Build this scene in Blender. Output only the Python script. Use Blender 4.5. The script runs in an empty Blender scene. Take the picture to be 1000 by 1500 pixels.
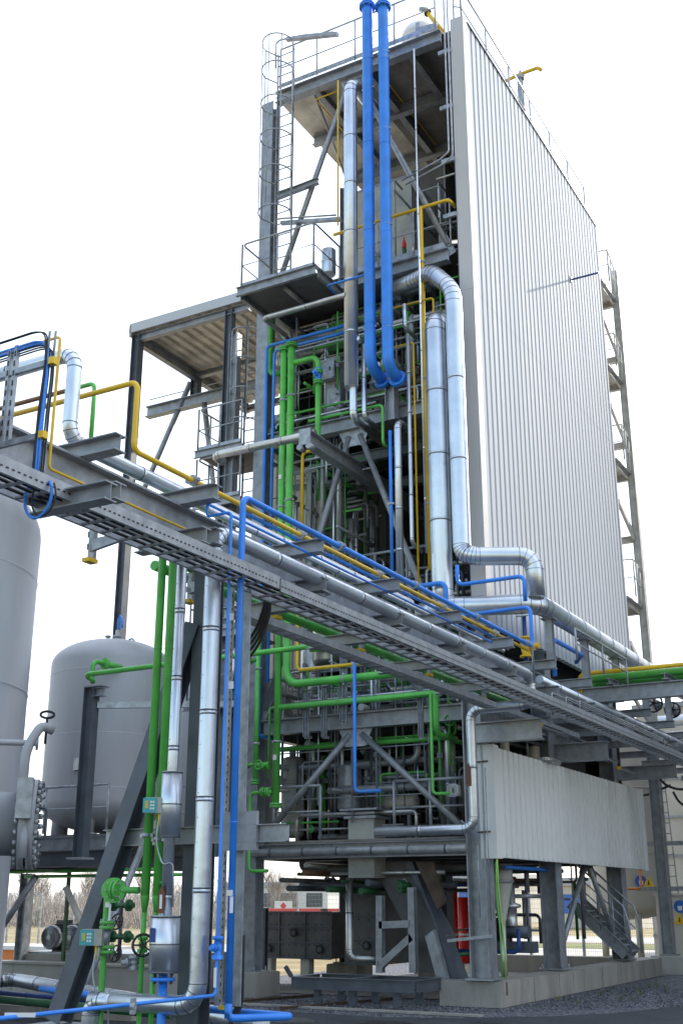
import bpy, math, random
from mathutils import Vector, Matrix
R = math.radians
PI = math.pi
random.seed(7)
scn = bpy.context.scene
col = scn.collection
# ---------------------------------------------------------------- camera
FPX, PITCH, YAW, CAMH = 1687.0, R(18.7), R(29.3), 1.6
cd = bpy.data.cameras.new('camera'); cam = bpy.data.objects.new('camera', cd); col.objects.link(cam)
cd.sensor_fit = 'VERTICAL'; cd.sensor_height = 36.0; cd.lens = FPX/1500*36.0
cd.clip_start = 0.1; cd.clip_end = 3000
cam.location = (0, 0, CAMH); cam.rotation_euler = (PI/2+PITCH, 0, YAW)
scn.camera = cam
scn.render.resolution_x = 682; scn.render.resolution_y = 1024
# ---------------------------------------------------------------- light
SUN = Vector((0.44, 2.05, 1.22)).normalized()
sun_el = math.asin(SUN.z); sun_az = math.atan2(SUN.x, SUN.y)
w = bpy.data.worlds.new('World'); scn.world = w; w.use_nodes = True
nt = w.node_tree; nt.nodes.clear()
out = nt.nodes.new('ShaderNodeOutputWorld'); bg = nt.nodes.new('ShaderNodeBackground')
sky = nt.nodes.new('ShaderNodeTexSky'); sky.sky_type = 'NISHITA'; sky.sun_disc = False
sky.sun_elevation = sun_el; sky.sun_rotation = sun_az
sky.air_density = 1.3; sky.dust_density = 1.2; sky.ozone_density = 1.2; sky.altitude = 100
mx = nt.nodes.new('ShaderNodeMix'); mx.data_type = 'RGBA'; mx.blend_type = 'MIX'
gm = nt.nodes.new('ShaderNodeNewGeometry'); dp = nt.nodes.new('ShaderNodeVectorMath'); dp.operation = 'DOT_PRODUCT'
nt.links.new(gm.outputs['Incoming'], dp.inputs[0]); dp.inputs[1].default_value = tuple(-SUN)
mr = nt.nodes.new('ShaderNodeMapRange'); mr.interpolation_type = 'SMOOTHSTEP'; mr.inputs[1].default_value = -.5; mr.inputs[2].default_value = .45
mr.inputs[3].default_value = .05; mr.inputs[4].default_value = .62; nt.links.new(dp.outputs['Value'], mr.inputs[0]); nt.links.new(mr.outputs[0], mx.inputs[0])
mx.inputs[7].default_value = (7.6, 8.1, 8.9, 1)      # bright haze veil, thick toward the sun and thin behind the camera
nt.links.new(sky.outputs[0], mx.inputs[6]); nt.links.new(mx.outputs[2], bg.inputs[0])
bg.inputs[1].default_value = 0.13
nt.links.new(bg.outputs[0], out.inputs[0])
sl = bpy.data.lights.new('sun', 'SUN'); sl.energy = 3.0; sl.angle = R(0.5); sl.color = (1.0, .95, .87)
so = bpy.data.objects.new('sun', sl); col.objects.link(so); so.location = (0, 0, 60)
so.rotation_euler = (-SUN).to_track_quat('-Z', 'Y').to_euler()
scn.view_settings.view_transform = 'Standard'; scn.view_settings.look = 'None'
scn.view_settings.exposure = 1.0; scn.view_settings.gamma = 1
# ---------------------------------------------------------------- photo geometry (a pixel ray met with a real plane)
_c, _s = math.cos(PITCH), math.sin(PITCH)
FW = Vector((-math.sin(YAW)*_c, math.cos(YAW)*_c, _s)); RT = Vector((math.cos(YAW), math.sin(YAW), 0)); UP = RT.cross(FW)
C0 = Vector((0, 0, CAMH))
def P(u, v, ax, val):
    r = RT*((u-500)/FPX) + UP*((750-v)/FPX) + FW
    i = 'xyz'.index(ax)
    return C0 + r*((val-C0[i])/r[i])
def pxm(p, n=1.0):                     # n photo pixels in metres at point p
    return n*(Vector(p)-C0).dot(FW)/FPX
AX = {'x': Vector((1, 0, 0)), 'y': Vector((0, 1, 0)), 'z': Vector((0, 0, 1))}
def go(p, ax, t, use=None):            # walk along an axis until the photo column (or row) is reached
    e = AX[ax]; d = p-C0
    if use is None: use = 'v' if ax == 'z' else 'u'
    k, b, sg = (t-500, RT, 1) if use == 'u' else (t-750, UP, -1)
    s = (sg*FPX*d.dot(b) - k*d.dot(FW)) / (k*e.dot(FW) - sg*FPX*e.dot(b))
    return p + e*s
def path(*st):
    pts = []
    for s in st:
        if s[0] == 'p':
            val = s[4] if len(s) > 4 else pts[-1]['xyz'.index(s[3])]
            pts.append(P(s[1], s[2], s[3], val))
        elif s[0] == 'a': pts.append(Vector(s[1:4]))
        elif s[0] in 'xyz': pts.append(go(pts[-1], s[0], s[1], s[2] if len(s) > 2 else None))
        elif s[0] in 'XYZ':
            q = pts[-1].copy(); q['XYZ'.index(s[0])] = s[1]; pts.append(q)
        elif s[0] in ('dx', 'dy', 'dz'):
            q = pts[-1].copy(); q['xyz'.index(s[0][1])] += s[1]; pts.append(q)
    return pts
# ---------------------------------------------------------------- materials
M = {}
def mat(name, base, metal=0.0, rough=0.5, var=0.15, scale=3.0, bump=0.0, bscale=30.0, streak=0.0, spec=0.5, dirt=None, dirtamt=0.0):
    m = bpy.data.materials.new(name); m.use_nodes = True; t = m.node_tree; n = t.nodes
    b = n['Principled BSDF']; b.inputs['Metallic'].default_value = metal; b.inputs['Roughness'].default_value = rough
    b.inputs['Specular IOR Level'].default_value = spec
    tc = n.new('ShaderNodeTexCoord'); mp = n.new('ShaderNodeMapping'); t.links.new(tc.outputs['Object'], mp.inputs[0])
    if streak: mp.inputs['Scale'].default_value = (1, 1, streak)
    nz = n.new('ShaderNodeTexNoise'); nz.inputs['Scale'].default_value = scale; nz.inputs['Detail'].default_value = 6
    t.links.new(mp.outputs[0], nz.inputs[0])
    cr = n.new('ShaderNodeValToRGB'); c = Vector(base)
    lo = c*(1-var); hi = c*(1+var)
    cr.color_ramp.elements[0].position = .3; cr.color_ramp.elements[1].position = .7
    cr.color_ramp.elements[0].color = (*lo, 1); cr.color_ramp.elements[1].color = (*[min(1, x) for x in hi], 1)
    t.links.new(nz.outputs[0], cr.inputs[0]); last = cr.outputs[0]
    if dirt:
        n2 = n.new('ShaderNodeTexNoise'); n2.inputs['Scale'].default_value = scale*.6; n2.inputs['Detail'].default_value = 9; n2.inputs['Roughness'].default_value = .7
        mp2 = n.new('ShaderNodeMapping'); mp2.inputs['Scale'].default_value = (1, 1, streak or 1); mp2.inputs['Location'].default_value = (7, 3, 1)
        t.links.new(tc.outputs['Object'], mp2.inputs[0]); t.links.new(mp2.outputs[0], n2.inputs[0])
        r2 = n.new('ShaderNodeValToRGB'); r2.color_ramp.elements[0].position = .52; r2.color_ramp.elements[1].position = .75
        r2.color_ramp.elements[0].color = (0, 0, 0, 1); r2.color_ramp.elements[1].color = (dirtamt, dirtamt, dirtamt, 1)
        t.links.new(n2.outputs[0], r2.inputs[0])
        mm = n.new('ShaderNodeMix'); mm.data_type = 'RGBA'; t.links.new(r2.outputs[0], mm.inputs[0]); t.links.new(last, mm.inputs[6])
        mm.inputs[7].default_value = (*dirt, 1); last = mm.outputs[2]
    t.links.new(last, b.inputs['Base Color'])
    rr = n.new('ShaderNodeMapRange'); rr.inputs[3].default_value = max(.02, rough-.08); rr.inputs[4].default_value = min(1, rough+.12)
    t.links.new(nz.outputs[0], rr.inputs[0]); t.links.new(rr.outputs[0], b.inputs['Roughness'])
    if bump:
        nb = n.new('ShaderNodeTexNoise'); nb.inputs['Scale'].default_value = bscale; nb.inputs['Detail'].default_value = 4
        t.links.new(tc.outputs['Object'], nb.inputs[0]); bp = n.new('ShaderNodeBump'); bp.inputs['Strength'].default_value = bump; bp.inputs['Distance'].default_value = .02
        t.links.new(nb.outputs[0], bp.inputs['Height']); t.links.new(bp.outputs[0], b.inputs['Normal'])
    M[name] = m; return m
mat('steel', (.33, .35, .38), .4, .42, .2, 7, .12, 20, dirt=(.14, .12, .10), dirtamt=.4)
mat('steel_dark', (.10, .115, .14), .2, .45, .2, 4, .1, 20, dirt=(.13, .12, .11), dirtamt=.3)
mat('galv', (.36, .385, .42), .45, .42, .3, 9, .12, 30, dirt=(.25, .24, .22), dirtamt=.4)
mat('steel_sunlit', (.58, .57, .54), .1, .55, .2, 4, .1, 20, dirt=(.18, .15, .12), dirtamt=.5)  # lighter steel for the rear stairs, sunlight put into the colour
mat('lagging', (.66, .715, .79), .92, .34, .10, 2.5, .35, 4.5, dirt=(.48, .51, .55), dirtamt=.2)
mat('seam', (.16, .17, .19), .8, .4)
mat('lag_dull', (.62, .62, .60), .9, .4, .15, 3, .2, 5, dirt=(.32, .28, .22), dirtamt=.5)
mat('blue', (.035, .25, .86), 0, .36, .16, 3, .04, 20, dirt=(.10, .22, .48), dirtamt=.45)
mat('blue_dark', (.015, .05, .22), 0, .4, .2, 3)
mat('green', (.11, .50, .085), 0, .38, .18, 3, .04, 20, dirt=(.08, .22, .06), dirtamt=.6)
mat('green_dark', (.02, .10, .035), 0, .4, .2, 4)
mat('yellow', (.78, .50, .02), 0, .38, .12, 3, .04, 20, dirt=(.45, .30, .05), dirtamt=.5)
mat('tank_paint', (.38, .395, .43), .1, .5, .12, 1.6, .06, 6, streak=.2, dirt=(.46, .45, .44), dirtamt=.75)
mat('tray', (.40, .42, .45), .4, .42, .18, 9, .1, 30, dirt=(.33, .32, .3), dirtamt=.5)
mat('trim', (.56, .55, .56), 0, .6, .05, 1, streak=.1, dirt=(.42, .41, .39), dirtamt=.5)
mat('clad_white', (.53, .56, .615), 0, .75, .04, .8, 0, 1, streak=.1, spec=.15, dirt=(.58, .57, .55), dirtamt=.35)
mat('clad_grey', (.80, .80, .785), 0, .7, .05, 1, 0, 1, streak=.1, spec=.2, dirt=(.38, .37, .34), dirtamt=.4)
mat('clad_beige', (.52, .47, .40), 0, .5, .08, 2, 0, 1)
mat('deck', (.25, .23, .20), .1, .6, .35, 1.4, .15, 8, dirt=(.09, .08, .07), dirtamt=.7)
mat('soffit_bounce', (.72, .66, .56), 0, .5, .3, 1.5, .1, 5, dirt=(.26, .22, .17), dirtamt=.7)  # pale sheet undersides, bounced light put into the colour
mat('concrete', (.36, .34, .31), 0, .85, .18, 2.5, .3, 25, streak=.3, dirt=(.19, .16, .12), dirtamt=.7)
mat('concrete_light', (.48, .46, .43), 0, .85, .12, 2.5, .2, 25)
mat('black', (.012, .012, .013), 0, .4, .2, 6)
mat('rubber', (.03, .03, .032), 0, .7, .2, 6)
mat('white_paint', (.75, .75, .73), 0, .45, .05, 3)
mat('cream', (.60, .57, .50), 0, .45, .08, 1.5, streak=.2, dirt=(.42, .38, .31), dirtamt=.4)
mat('red', (.62, .02, .015), 0, .4, .15, 3)
mat('orange', (.75, .22, .03), 0, .5, .15, 3)
mat('rust', (.11, .08, .06), 0, .8, .3, 6, .3, 20)
mat('copper_pipe', (.22, .12, .07), .3, .5, .2, 6)
mat('module_shade', (.045, .045, .045), .1, .6, .3, 2, .12, 12, dirt=(.08, .07, .06), dirtamt=.5)  # near black: shade inside the bays is put into the colour
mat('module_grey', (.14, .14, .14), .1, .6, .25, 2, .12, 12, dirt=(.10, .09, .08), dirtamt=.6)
mat('beige_box', (.42, .42, .38), 0, .5, .15, 3, dirt=(.2, .19, .17), dirtamt=.5)
mat('teal', (.05, .36, .38), 0, .45, .1, 4)
mat('label_white', (.8, .8, .8), 0, .6, .02, 4)
mat('sign_yellow', (.85, .55, .02), 0, .5, .03, 4)
mat('sign_blue', (.03, .14, .5), 0, .5, .03, 4)
mat('lcd', (.45, .42, .12), 0, .3, .05, 4)
mat('brown_tag', (.16, .05, .02), 0, .5, .1, 4)
mat('glass', (.05, .07, .09), 0, .1, .1, 3)
mat('bark', (.27, .23, .20), 0, .9, .3, 8)
mat('rock', (.23, .19, .165), 0, .9, .35, 3, .5, 9)
mat('hose', (.42, .60, .10), 0, .4, .1, 4)
# ---------------------------------------------------------------- mesh builder
class MB:
    def __init__(s): s.v = []; s.f = []; s.m = []; s.sm = []; s.mats = []
    def mi(s, m):
        if m not in s.mats: s.mats.append(m)
        return s.mats.index(m)
    def add(s, vs, fs, m, smooth=False):
        o = len(s.v); s.v += [tuple(x) for x in vs]; k = s.mi(m)
        for f in fs: s.f.append([i+o for i in f]); s.m.append(k); s.sm.append(smooth)
    def box(s, a, b, m):
        a, b = Vector(a), Vector(b)
        x0, x1 = sorted((a.x, b.x)); y0, y1 = sorted((a.y, b.y)); z0, z1 = sorted((a.z, b.z))
        vs = [(x, y, z) for z in (z0, z1) for y in (y0, y1) for x in (x0, x1)]
        s.add(vs, [(0, 2, 3, 1), (4, 5, 7, 6), (0, 1, 5, 4), (2, 6, 7, 3), (0, 4, 6, 2), (1, 3, 7, 5)], m)
    def prism(s, p0, p1, prof, u, v, m, caps=True, smooth=False):   # profile (a,b) in axes u,v swept p0->p1
        p0, p1 = Vector(p0), Vector(p1); n = len(prof)
        vs = [p0+u*a+v*b for a, b in prof]+[p1+u*a+v*b for a, b in prof]
        fs = [(i, (i+1) % n, n+(i+1) % n, n+i) for i in range(n)]
        s.add(vs, fs, m, smooth)
        if caps: s.add(vs, [tuple(range(n-1, -1, -1)), tuple(range(n, 2*n))], m)
    def bar(s, p0, p1, w, h, m, up=None):
        p0, p1 = Vector(p0), Vector(p1); d = (p1-p0).normalized()
        if up is None: up = Vector((0, 0, 1)) if abs(d.z) < .9 else Vector((0, 1, 0))
        u = d.cross(up).normalized(); v = u.cross(d)
        s.prism(p0, p1, [(-w/2, -h/2), (w/2, -h/2), (w/2, h/2), (-w/2, h/2)], u, v, m)
    def ibeam(s, p0, p1, h, b, m, web=None, tf=None, tw=None):
        p0, p1 = Vector(p0), Vector(p1); d = (p1-p0).normalized()
        if web is None: web = Vector((0, 0, 1)) if abs(d.z) < .9 else Vector((0, 1, 0))
        web = Vector(web); u = d.cross(web).normalized(); v = u.cross(d)
        tf = tf or max(.012, h*.06); tw = tw or max(.008, h*.04)
        H, B, w2 = h/2, b/2, tw/2
        pr = [(-B, -H), (B, -H), (B, -H+tf), (w2, -H+tf), (w2, H-tf), (B, H-tf), (B, H), (-B, H), (-B, H-tf), (-w2, H-tf), (-w2, -H+tf), (-B, -H+tf)]
        n = len(pr); vs = [p0+u*a+v*c for a, c in pr]+[p1+u*a+v*c for a, c in pr]
        s.add(vs, [(i, (i+1) % n, n+(i+1) % n, n+i) for i in range(n)], m)
        for o, fl in ((0, True), (n, False)):
            for q in ((0, 1, 2, 11), (6, 7, 8, 5), (10, 3, 4, 9)):
                q = tuple(i+o for i in q); s.add([], [], m)
                s.f.append([len(s.v)-2*n+i for i in (q[::-1] if fl else q)]); s.m.append(s.mi(m)); s.sm.append(False)
    def channel(s, p0, p1, h, b, m, web=None, t=.008):
        p0, p1 = Vector(p0), Vector(p1); d = (p1-p0).normalized()
        if web is None: web = Vector((0, 0, 1)) if abs(d.z) < .9 else Vector((0, 1, 0))
        web = Vector(web); u = d.cross(web).normalized(); v = u.cross(d); H = h/2
        tx_ = t if b > 0 else -t
        pr = [(0, -H), (b, -H), (b, -H+t), (tx_, -H+t), (tx_, H-t), (b, H-t), (b, H), (0, H)]
        s.prism(p0, p1, pr, u, v, m, caps=False)
    def tube(s, pts, r, m, n=12, caps=True, r1=None):
        pts = [Vector(p) for p in pts]; rings = []
        d0 = (pts[1]-pts[0]).normalized()
        nrm = d0.cross(Vector((0, 0, 1)) if abs(d0.z) < .9 else Vector((0, 1, 0))).normalized()
        N = len(pts)
        for i, p in enumerate(pts):
            if i == 0: t = d0
            elif i == N-1: t = (pts[-1]-pts[-2]).normalized()
            else: t = ((pts[i]-pts[i-1]).normalized()+(pts[i+1]-pts[i]).normalized()).normalized()
            nrm = (nrm-t*nrm.dot(t)).normalized(); bi = t.cross(nrm)
            k = 1.0
            if 0 < i < N-1:
                ca = t.dot((pts[i+1]-pts[i]).normalized()); k = 1.0
            rr = r if r1 is None else r+(r1-r)*i/(N-1)
            rings += [p+(nrm*math.cos(2*PI*j/n)+bi*math.sin(2*PI*j/n))*rr*k for j in range(n)]
        fs = [(i*n+j, i*n+(j+1) % n, (i+1)*n+(j+1) % n, (i+1)*n+j) for i in range(N-1) for j in range(n)]
        s.add(rings, fs, m, True)
        if caps:
            o = len(s.v)-len(rings)
            s.f.append([o+j for j in range(n-1, -1, -1)]); s.m.append(s.mi(m)); s.sm.append(False)
            s.f.append([o+(N-1)*n+j for j in range(n)]); s.m.append(s.mi(m)); s.sm.append(False)
    def ring(s, p, d, r, w, m, n=16):      # a short collar round a pipe
        p = Vector(p); d = Vector(d).normalized(); s.tube([p-d*w/2, p+d*w/2], r, m, n)
    def lathe(s, prof, base, axis, m, n=32, smooth=True):
        base = Vector(base); axis = Vector(axis).normalized()
        u = axis.cross(Vector((0, 0, 1)) if abs(axis.z) < .9 else Vector((0, 1, 0))).normalized(); v = axis.cross(u)
        vs = [base+axis*h+(u*math.cos(2*PI*j/n)+v*math.sin(2*PI*j/n))*r for r, h in prof for j in range(n)]
        k = len(prof)
        s.add(vs, [(i*n+j, i*n+(j+1) % n, (i+1)*n+(j+1) % n, (i+1)*n+j) for i in range(k-1) for j in range(n)], m, smooth)
        if prof[0][0] > .001: s.add([], [], m); s._cap(k, n, 0, m)
        if prof[-1][0] > .001: s._cap(k, n, k-1, m)
    def _cap(s, k, n, i, m):
        o = len(s.v)-k*n+i*n; s.f.append([o+j for j in range(n)]); s.m.append(s.mi(m)); s.sm.append(False)
    def build(s, name, parent=None):
        me = bpy.data.meshes.new(name); me.from_pydata(s.v, [], s.f)
        for x in s.mats: me.materials.append(M[x])
        me.polygons.foreach_set('material_index', s.m); me.polygons.foreach_set('use_smooth', s.sm)
        me.update(); o = bpy.data.objects.new(name, me); col.objects.link(o)
        if parent: o.parent = parent
        return o
def tag(o, label=None, cat=None, group=None, kind=None):
    if label: o['label'] = label
    if cat: o['category'] = cat
    if group: o['group'] = group
    if kind: o['kind'] = kind
    return o
def thing(name, label, cat, loc=(0, 0, 0), group=None):
    o = bpy.data.objects.new(name, None); o.empty_display_size = .2; col.objects.link(o)
    # parts are built in world coordinates; the empty sits at the base and parts are offset back
    o['_b'] = 1; o.location = loc
    return tag(o, label, cat, group)
def finish():
    for o in list(col.objects):
        if o.type == 'EMPTY' and o.get('_b') is not None:
            for c in o.children: 
                if not c.get('_rel'): c.location = Vector(c.location)-o.location
            del o['_b']
        if '_rel' in o: del o['_rel']
# ---------------------------------------------------------------- pipes
def fillet(pts, rad, seg):
    out = [pts[0]]; marks = []
    for i in range(1, len(pts)-1):
        a, b, c = pts[i-1], pts[i], pts[i+1]
        d1 = (a-b); d2 = (c-b); l = min(rad, d1.length*.49, d2.length*.49); d1.normalize(); d2.normalize()
        ang = d1.angle(d2)
        if ang > PI-.05: out.append(b); continue
        l = min(l, 10); rr = l*math.tan(ang/2); cen = b+(d1+d2).normalized()*(rr/math.sin(ang/2))
        s0 = b+d1*l-cen; s1 = b+d2*l-cen; th = s0.angle(s1)
        for k in range(seg+1):
            t = k/seg; v = (s0*math.sin((1-t)*th)+s1*math.sin(t*th))/math.sin(th)
            out.append(cen+v); marks.append(len(out)-1)
    out.append(pts[-1]); return out, marks
def pipe(label, m, w, pts, lag=False, name='pipe', cat='pipe', group=None, bend=None, clamp=0, seams=1.0, flange=(), n=None, parent=None, d=None, into=None):
    r = (d if d else pxm(pts[0], w))/2
    n = n or (20 if r > .08 else 12 if r > .03 else 8)
    q, marks = fillet(pts, r*(bend or (2.2 if lag else 3.0)), 4 if lag else 7)
    mb = into or MB(); mb.tube(q, r, m, n)
    if lag and seams:
        for k in marks:
            t = (q[min(k+1, len(q)-1)]-q[k-1]).normalized(); mb.ring(q[k], t, r*1.02+.001, .008, 'seam', n)
        for i in range(len(q)-1):
            L = (q[i+1]-q[i]).length
            if L > seams*1.2:
                c = int(L/seams); t = (q[i+1]-q[i]).normalized()
                for j in range(1, c+1):
                    x = q[i]+t*(L*j/(c+1)); mb.ring(x, t, r*1.025+.002, .01, 'seam', n); mb.ring(x-t*.025, t, r*1.012+.001, .04, m, n)
    if lag and r > .045 and not into:                     # rivet rows along the jacket seam
        for i in range(len(q)-1):
            L = (q[i+1]-q[i]).length
            if L > 1.0:
                t = (q[i+1]-q[i]).normalized(); sd = Vector((-.25, -1, 0)) if abs(t.z) > .8 else Vector((0, -.3, 1)) if abs(t.x) > .8 else Vector((.6, 0, .8))
                sd = (sd-t*sd.dot(t)).normalized(); u = t.cross(sd)
                for j in range(min(80, int(L/.22))):
                    c = q[i]+t*(.1+j*.22)+sd*(r+.0015); e_ = .006; mb.add([c+t*e_, c+u*e_, c-t*e_, c-u*e_, c+sd*.004], [(0, 1, 4), (1, 2, 4), (2, 3, 4), (3, 0, 4)], 'seam')
    if not lag and r > .03:
        for i in range(len(q)-1):
            L = (q[i+1]-q[i]).length
            if L > 2.2:
                t = (q[i+1]-q[i]).normalized(); c = int(L/1.9)
                for j in range(1, c+1): mb.ring(q[i]+t*(L*(j-.3)/c), t, r*1.03+.001, .012, m, n)
    if into: return None
    o = mb.build(name, parent)
    if parent is None: tag(o, label, cat, group)
    if clamp:
        for i in range(len(q)-1):
            L = (q[i+1]-q[i]).length
            if L > clamp*.8:
                c = max(1, int(L/clamp)); t = (q[i+1]-q[i]).normalized()
                for j in range(1, c+1): add_clamp(o, q[i]+t*(L*(j-.5)/c), t, r)
    for k in flange:
        if k == 0: add_flange(o, q[0], q[1]-q[0], r, m)
        elif k == -1: add_flange(o, q[-1], q[-1]-q[-2], r, m)
    return o
def add_clamp(o, p, t, r):
    mb = MB(); t = Vector(t).normalized()
    mb.ring(p, t, r+.008, .04, 'galv', 16)
    sd = t.cross(Vector((0, 1, 0)) if abs(t.y) < .8 else Vector((0, 0, 1))).normalized()
    mb.bar(Vector(p)-sd*(r+.035), Vector(p)+sd*(r+.035), .035, .035, 'galv')
    return mb.build('clamp', o)
def add_flange(o, p, t, r, m):
    mb = MB(); t = Vector(t).normalized(); p = Vector(p)
    for s in (-.022, .022): mb.ring(p+t*s, t, r*1.75, .03, m, 20)
    u = t.cross(Vector((0, 0, 1)) if abs(t.z) < .9 else Vector((0, 1, 0))).normalized(); v = t.cross(u)
    for k in range(8):
        x = p+(u*math.cos(k*PI/4)+v*math.sin(k*PI/4))*r*1.45; mb.tube([x-t*.055, x+t*.055], max(.006, r*.12), 'galv', 6)
    return mb.build('flange', o)
def add_valve(o, p, t, r, m, side=(1, 0, 0), wheel='black', wr=None, L=None):
    t = Vector(t).normalized(); p = Vector(p); side = Vector(side).normalized(); L = L or r*5
    mb = MB(); mb.lathe([(r*1.9, 0), (r*1.9, .03), (r*1.1, .035), (r*1.5, L*.4), (r*1.6, L*.5), (r*1.5, L*.6), (r*1.1, L-.035), (r*1.9, L-.03), (r*1.9, L)], p-t*L/2, t, m, 18)
    mb.tube([p, p+side*r*4.2], r*.8, m, 12); mb.ring(p+side*r*2.4, side, r*1.3, .03, m, 12)
    b = mb.build('valve', o)
    if wheel:
        wr = wr or r*2.6; c = p+side*r*5.2; hw = MB(); hw.tube([p+side*r*4, c], r*.3, 'galv', 8)
        u = side.cross(Vector((0, 0, 1)) if abs(side.z) < .9 else Vector((0, 1, 0))).normalized(); v = side.cross(u)
        hw.tube([c+(u*math.cos(a*PI/12)+v*math.sin(a*PI/12))*wr for a in range(25)], wr*.13, wheel, 8, caps=False)
        for k in range(5): hw.tube([c, c+(u*math.cos(k*PI*.4)+v*math.sin(k*PI*.4))*wr], wr*.09, wheel, 6)
        hw.ring(c, side, wr*.25, .03, wheel, 10); hw.build('handwheel', b)
    return b
def marker(o, p, n, up, w, h, m='label_white'):     # a flat tag glued on a pipe
    n = Vector(n).normalized(); up = Vector(up).normalized(); u = up.cross(n).normalized(); p = Vector(p)
    mb = MB(); mb.prism(p-n*.004, p+n*.004, [(-w/2, -h/2), (w/2, -h/2), (w/2, h/2), (-w/2, h/2)], u, up, m)
    return mb.build('marker_tag', o)
def reps(o, par, offs):
    for v in offs:
        c = o.copy(); c.location = Vector(v); col.objects.link(c); c.parent = par
# ================================================================ SETTING
def ground_mat(name, stops, scale, bump, bscale, vor=False, rough=.95):
    m = bpy.data.materials.new(name); m.use_nodes = True; t = m.node_tree; n = t.nodes; b = n['Principled BSDF']
    tc = n.new('ShaderNodeTexCoord'); nz = n.new('ShaderNodeTexNoise'); nz.inputs['Scale'].default_value = scale; nz.inputs['Detail'].default_value = 8
    t.links.new(tc.outputs['Object'], nz.inputs[0])
    cr = n.new('ShaderNodeValToRGB'); els = cr.color_ramp.elements
    for i, (p, c) in enumerate(stops):
        e = els[i] if i < 2 else els.new(p); e.position = p; e.color = (*c, 1)
    if vor:
        vo = n.new('ShaderNodeTexVoronoi'); vo.inputs['Scale'].default_value = vor; t.links.new(tc.outputs['Object'], vo.inputs[0])
        sp = n.new('ShaderNodeSeparateColor'); t.links.new(vo.outputs['Color'], sp.inputs[0]); t.links.new(sp.outputs[0], cr.inputs[0])
        bp = n.new('ShaderNodeBump'); bp.inputs['Strength'].default_value = 1; bp.inputs['Distance'].default_value = .03; bp.invert = True
        t.links.new(vo.outputs['Distance'], bp.inputs['Height'])
    else:
        t.links.new(nz.outputs[0], cr.inputs[0]); nb = n.new('ShaderNodeTexNoise'); nb.inputs['Scale'].default_value = bscale
        t.links.new(tc.outputs['Object'], nb.inputs[0]); bp = n.new('ShaderNodeBump'); bp.inputs['Strength'].default_value = bump; bp.inputs['Distance'].default_value = .02
        t.links.new(nb.outputs[0], bp.inputs['Height'])
    t.links.new(bp.outputs[0], b.inputs['Normal']); t.links.new(cr.outputs[0], b.inputs['Base Color']); b.inputs['Roughness'].default_value = rough
    M[name] = m
ground_mat('dry_grass', [(.3, (.20, .14, .06)), (.7, (.44, .34, .19)), (.5, (.30, .235, .11))], .6, 1, 14)
ground_mat('green_grass', [(.3, (.10, .14, .03)), (.7, (.24, .24, .08))], 1.5, 1, 20)
ground_mat('gravel', [(0, (.05, .055, .065)), (1, (.30, .31, .35)), (.55, (.12, .125, .145))], 8, 1, 40, vor=26)
ground_mat('asphalt', [(.35, (.040, .043, .052)), (.7, (.068, .072, .085))], 1.2, .6, 120)
ground_mat('asphalt_stain', [(.35, (.022, .023, .026)), (.7, (.035, .036, .04))], 1.2, .3, 120, rough=.55)
ground_mat('slab', [(.3, (.13, .12, .105)), (.7, (.24, .225, .20))], .8, .4, 40)
ground_mat('pale_road', [(.3, (.42, .40, .37)), (.7, (.52, .50, .46))], .8, .3, 40)
def sheet(name, pts, z, m):
    mb = MB(); mb.add([(x, y, z) for x, y in pts], [tuple(range(len(pts)))], m); return tag(mb.build(name), kind='structure')
sheet('ground', [(-900, -300), (900, -300), (900, 1400), (-900, 1400)], -.012, 'dry_grass')
sheet('gravel_yard', [(-40, -10), (14, -10), (14, 31), (-15.2, 31), (-15.2, 21), (-40, 21)], -.008, 'gravel')
road = sheet('road', [(-40, 16.2), (-14, 16.5), (-10.6, 16.45), (-8.45, 16.35), (-7.4, 16.8), (-6.44, 17.6), (-5.7, 18.6), (-5.2, 20.2), (-4.6, 24), (-4.2, 31), (8, 31), (8, -10), (-40, -10)], -.003, 'asphalt')
sheet('pavement_slab', [(-12.9, 19.6), (-8.6, 19.6), (-8.6, 28.2), (-12.9, 28.2)], .004, 'slab')
sheet('far_road', [(-25, 33), (40, 33), (40, 43), (-29, 43)], .0, 'pale_road')
sheet('far_lawn', [(-29, 43.5), (40, 43.5), (40, 48), (-32, 48)], .002, 'green_grass')
sheet('concrete_path', [(-33, 49), (40, 49), (40, 58), (-38, 58)], .003, 'pale_road')
mb = MB(); mb.box((-12.2, 16.95, 0), (-7.2, 17.1, .03), 'concrete'); tag(mb.build('kerb_strip'), kind='structure')
for i, (a, b) in enumerate([((-11.9, 16.7), (-11.3, 19.2)), ((-10.4, 16.6), (-9.7, 19.3))]):
    mb = MB(); mb.ibeam((*a, .02), (*b, .02), .05, .06, 'rust')
    tag(mb.build('ground_rail'), 'narrow steel rail set in the gravel, '+('left' if i == 0 else 'right')+' one of the two leading under the trolley', 'rail', 'rails in the gravel')
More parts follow.
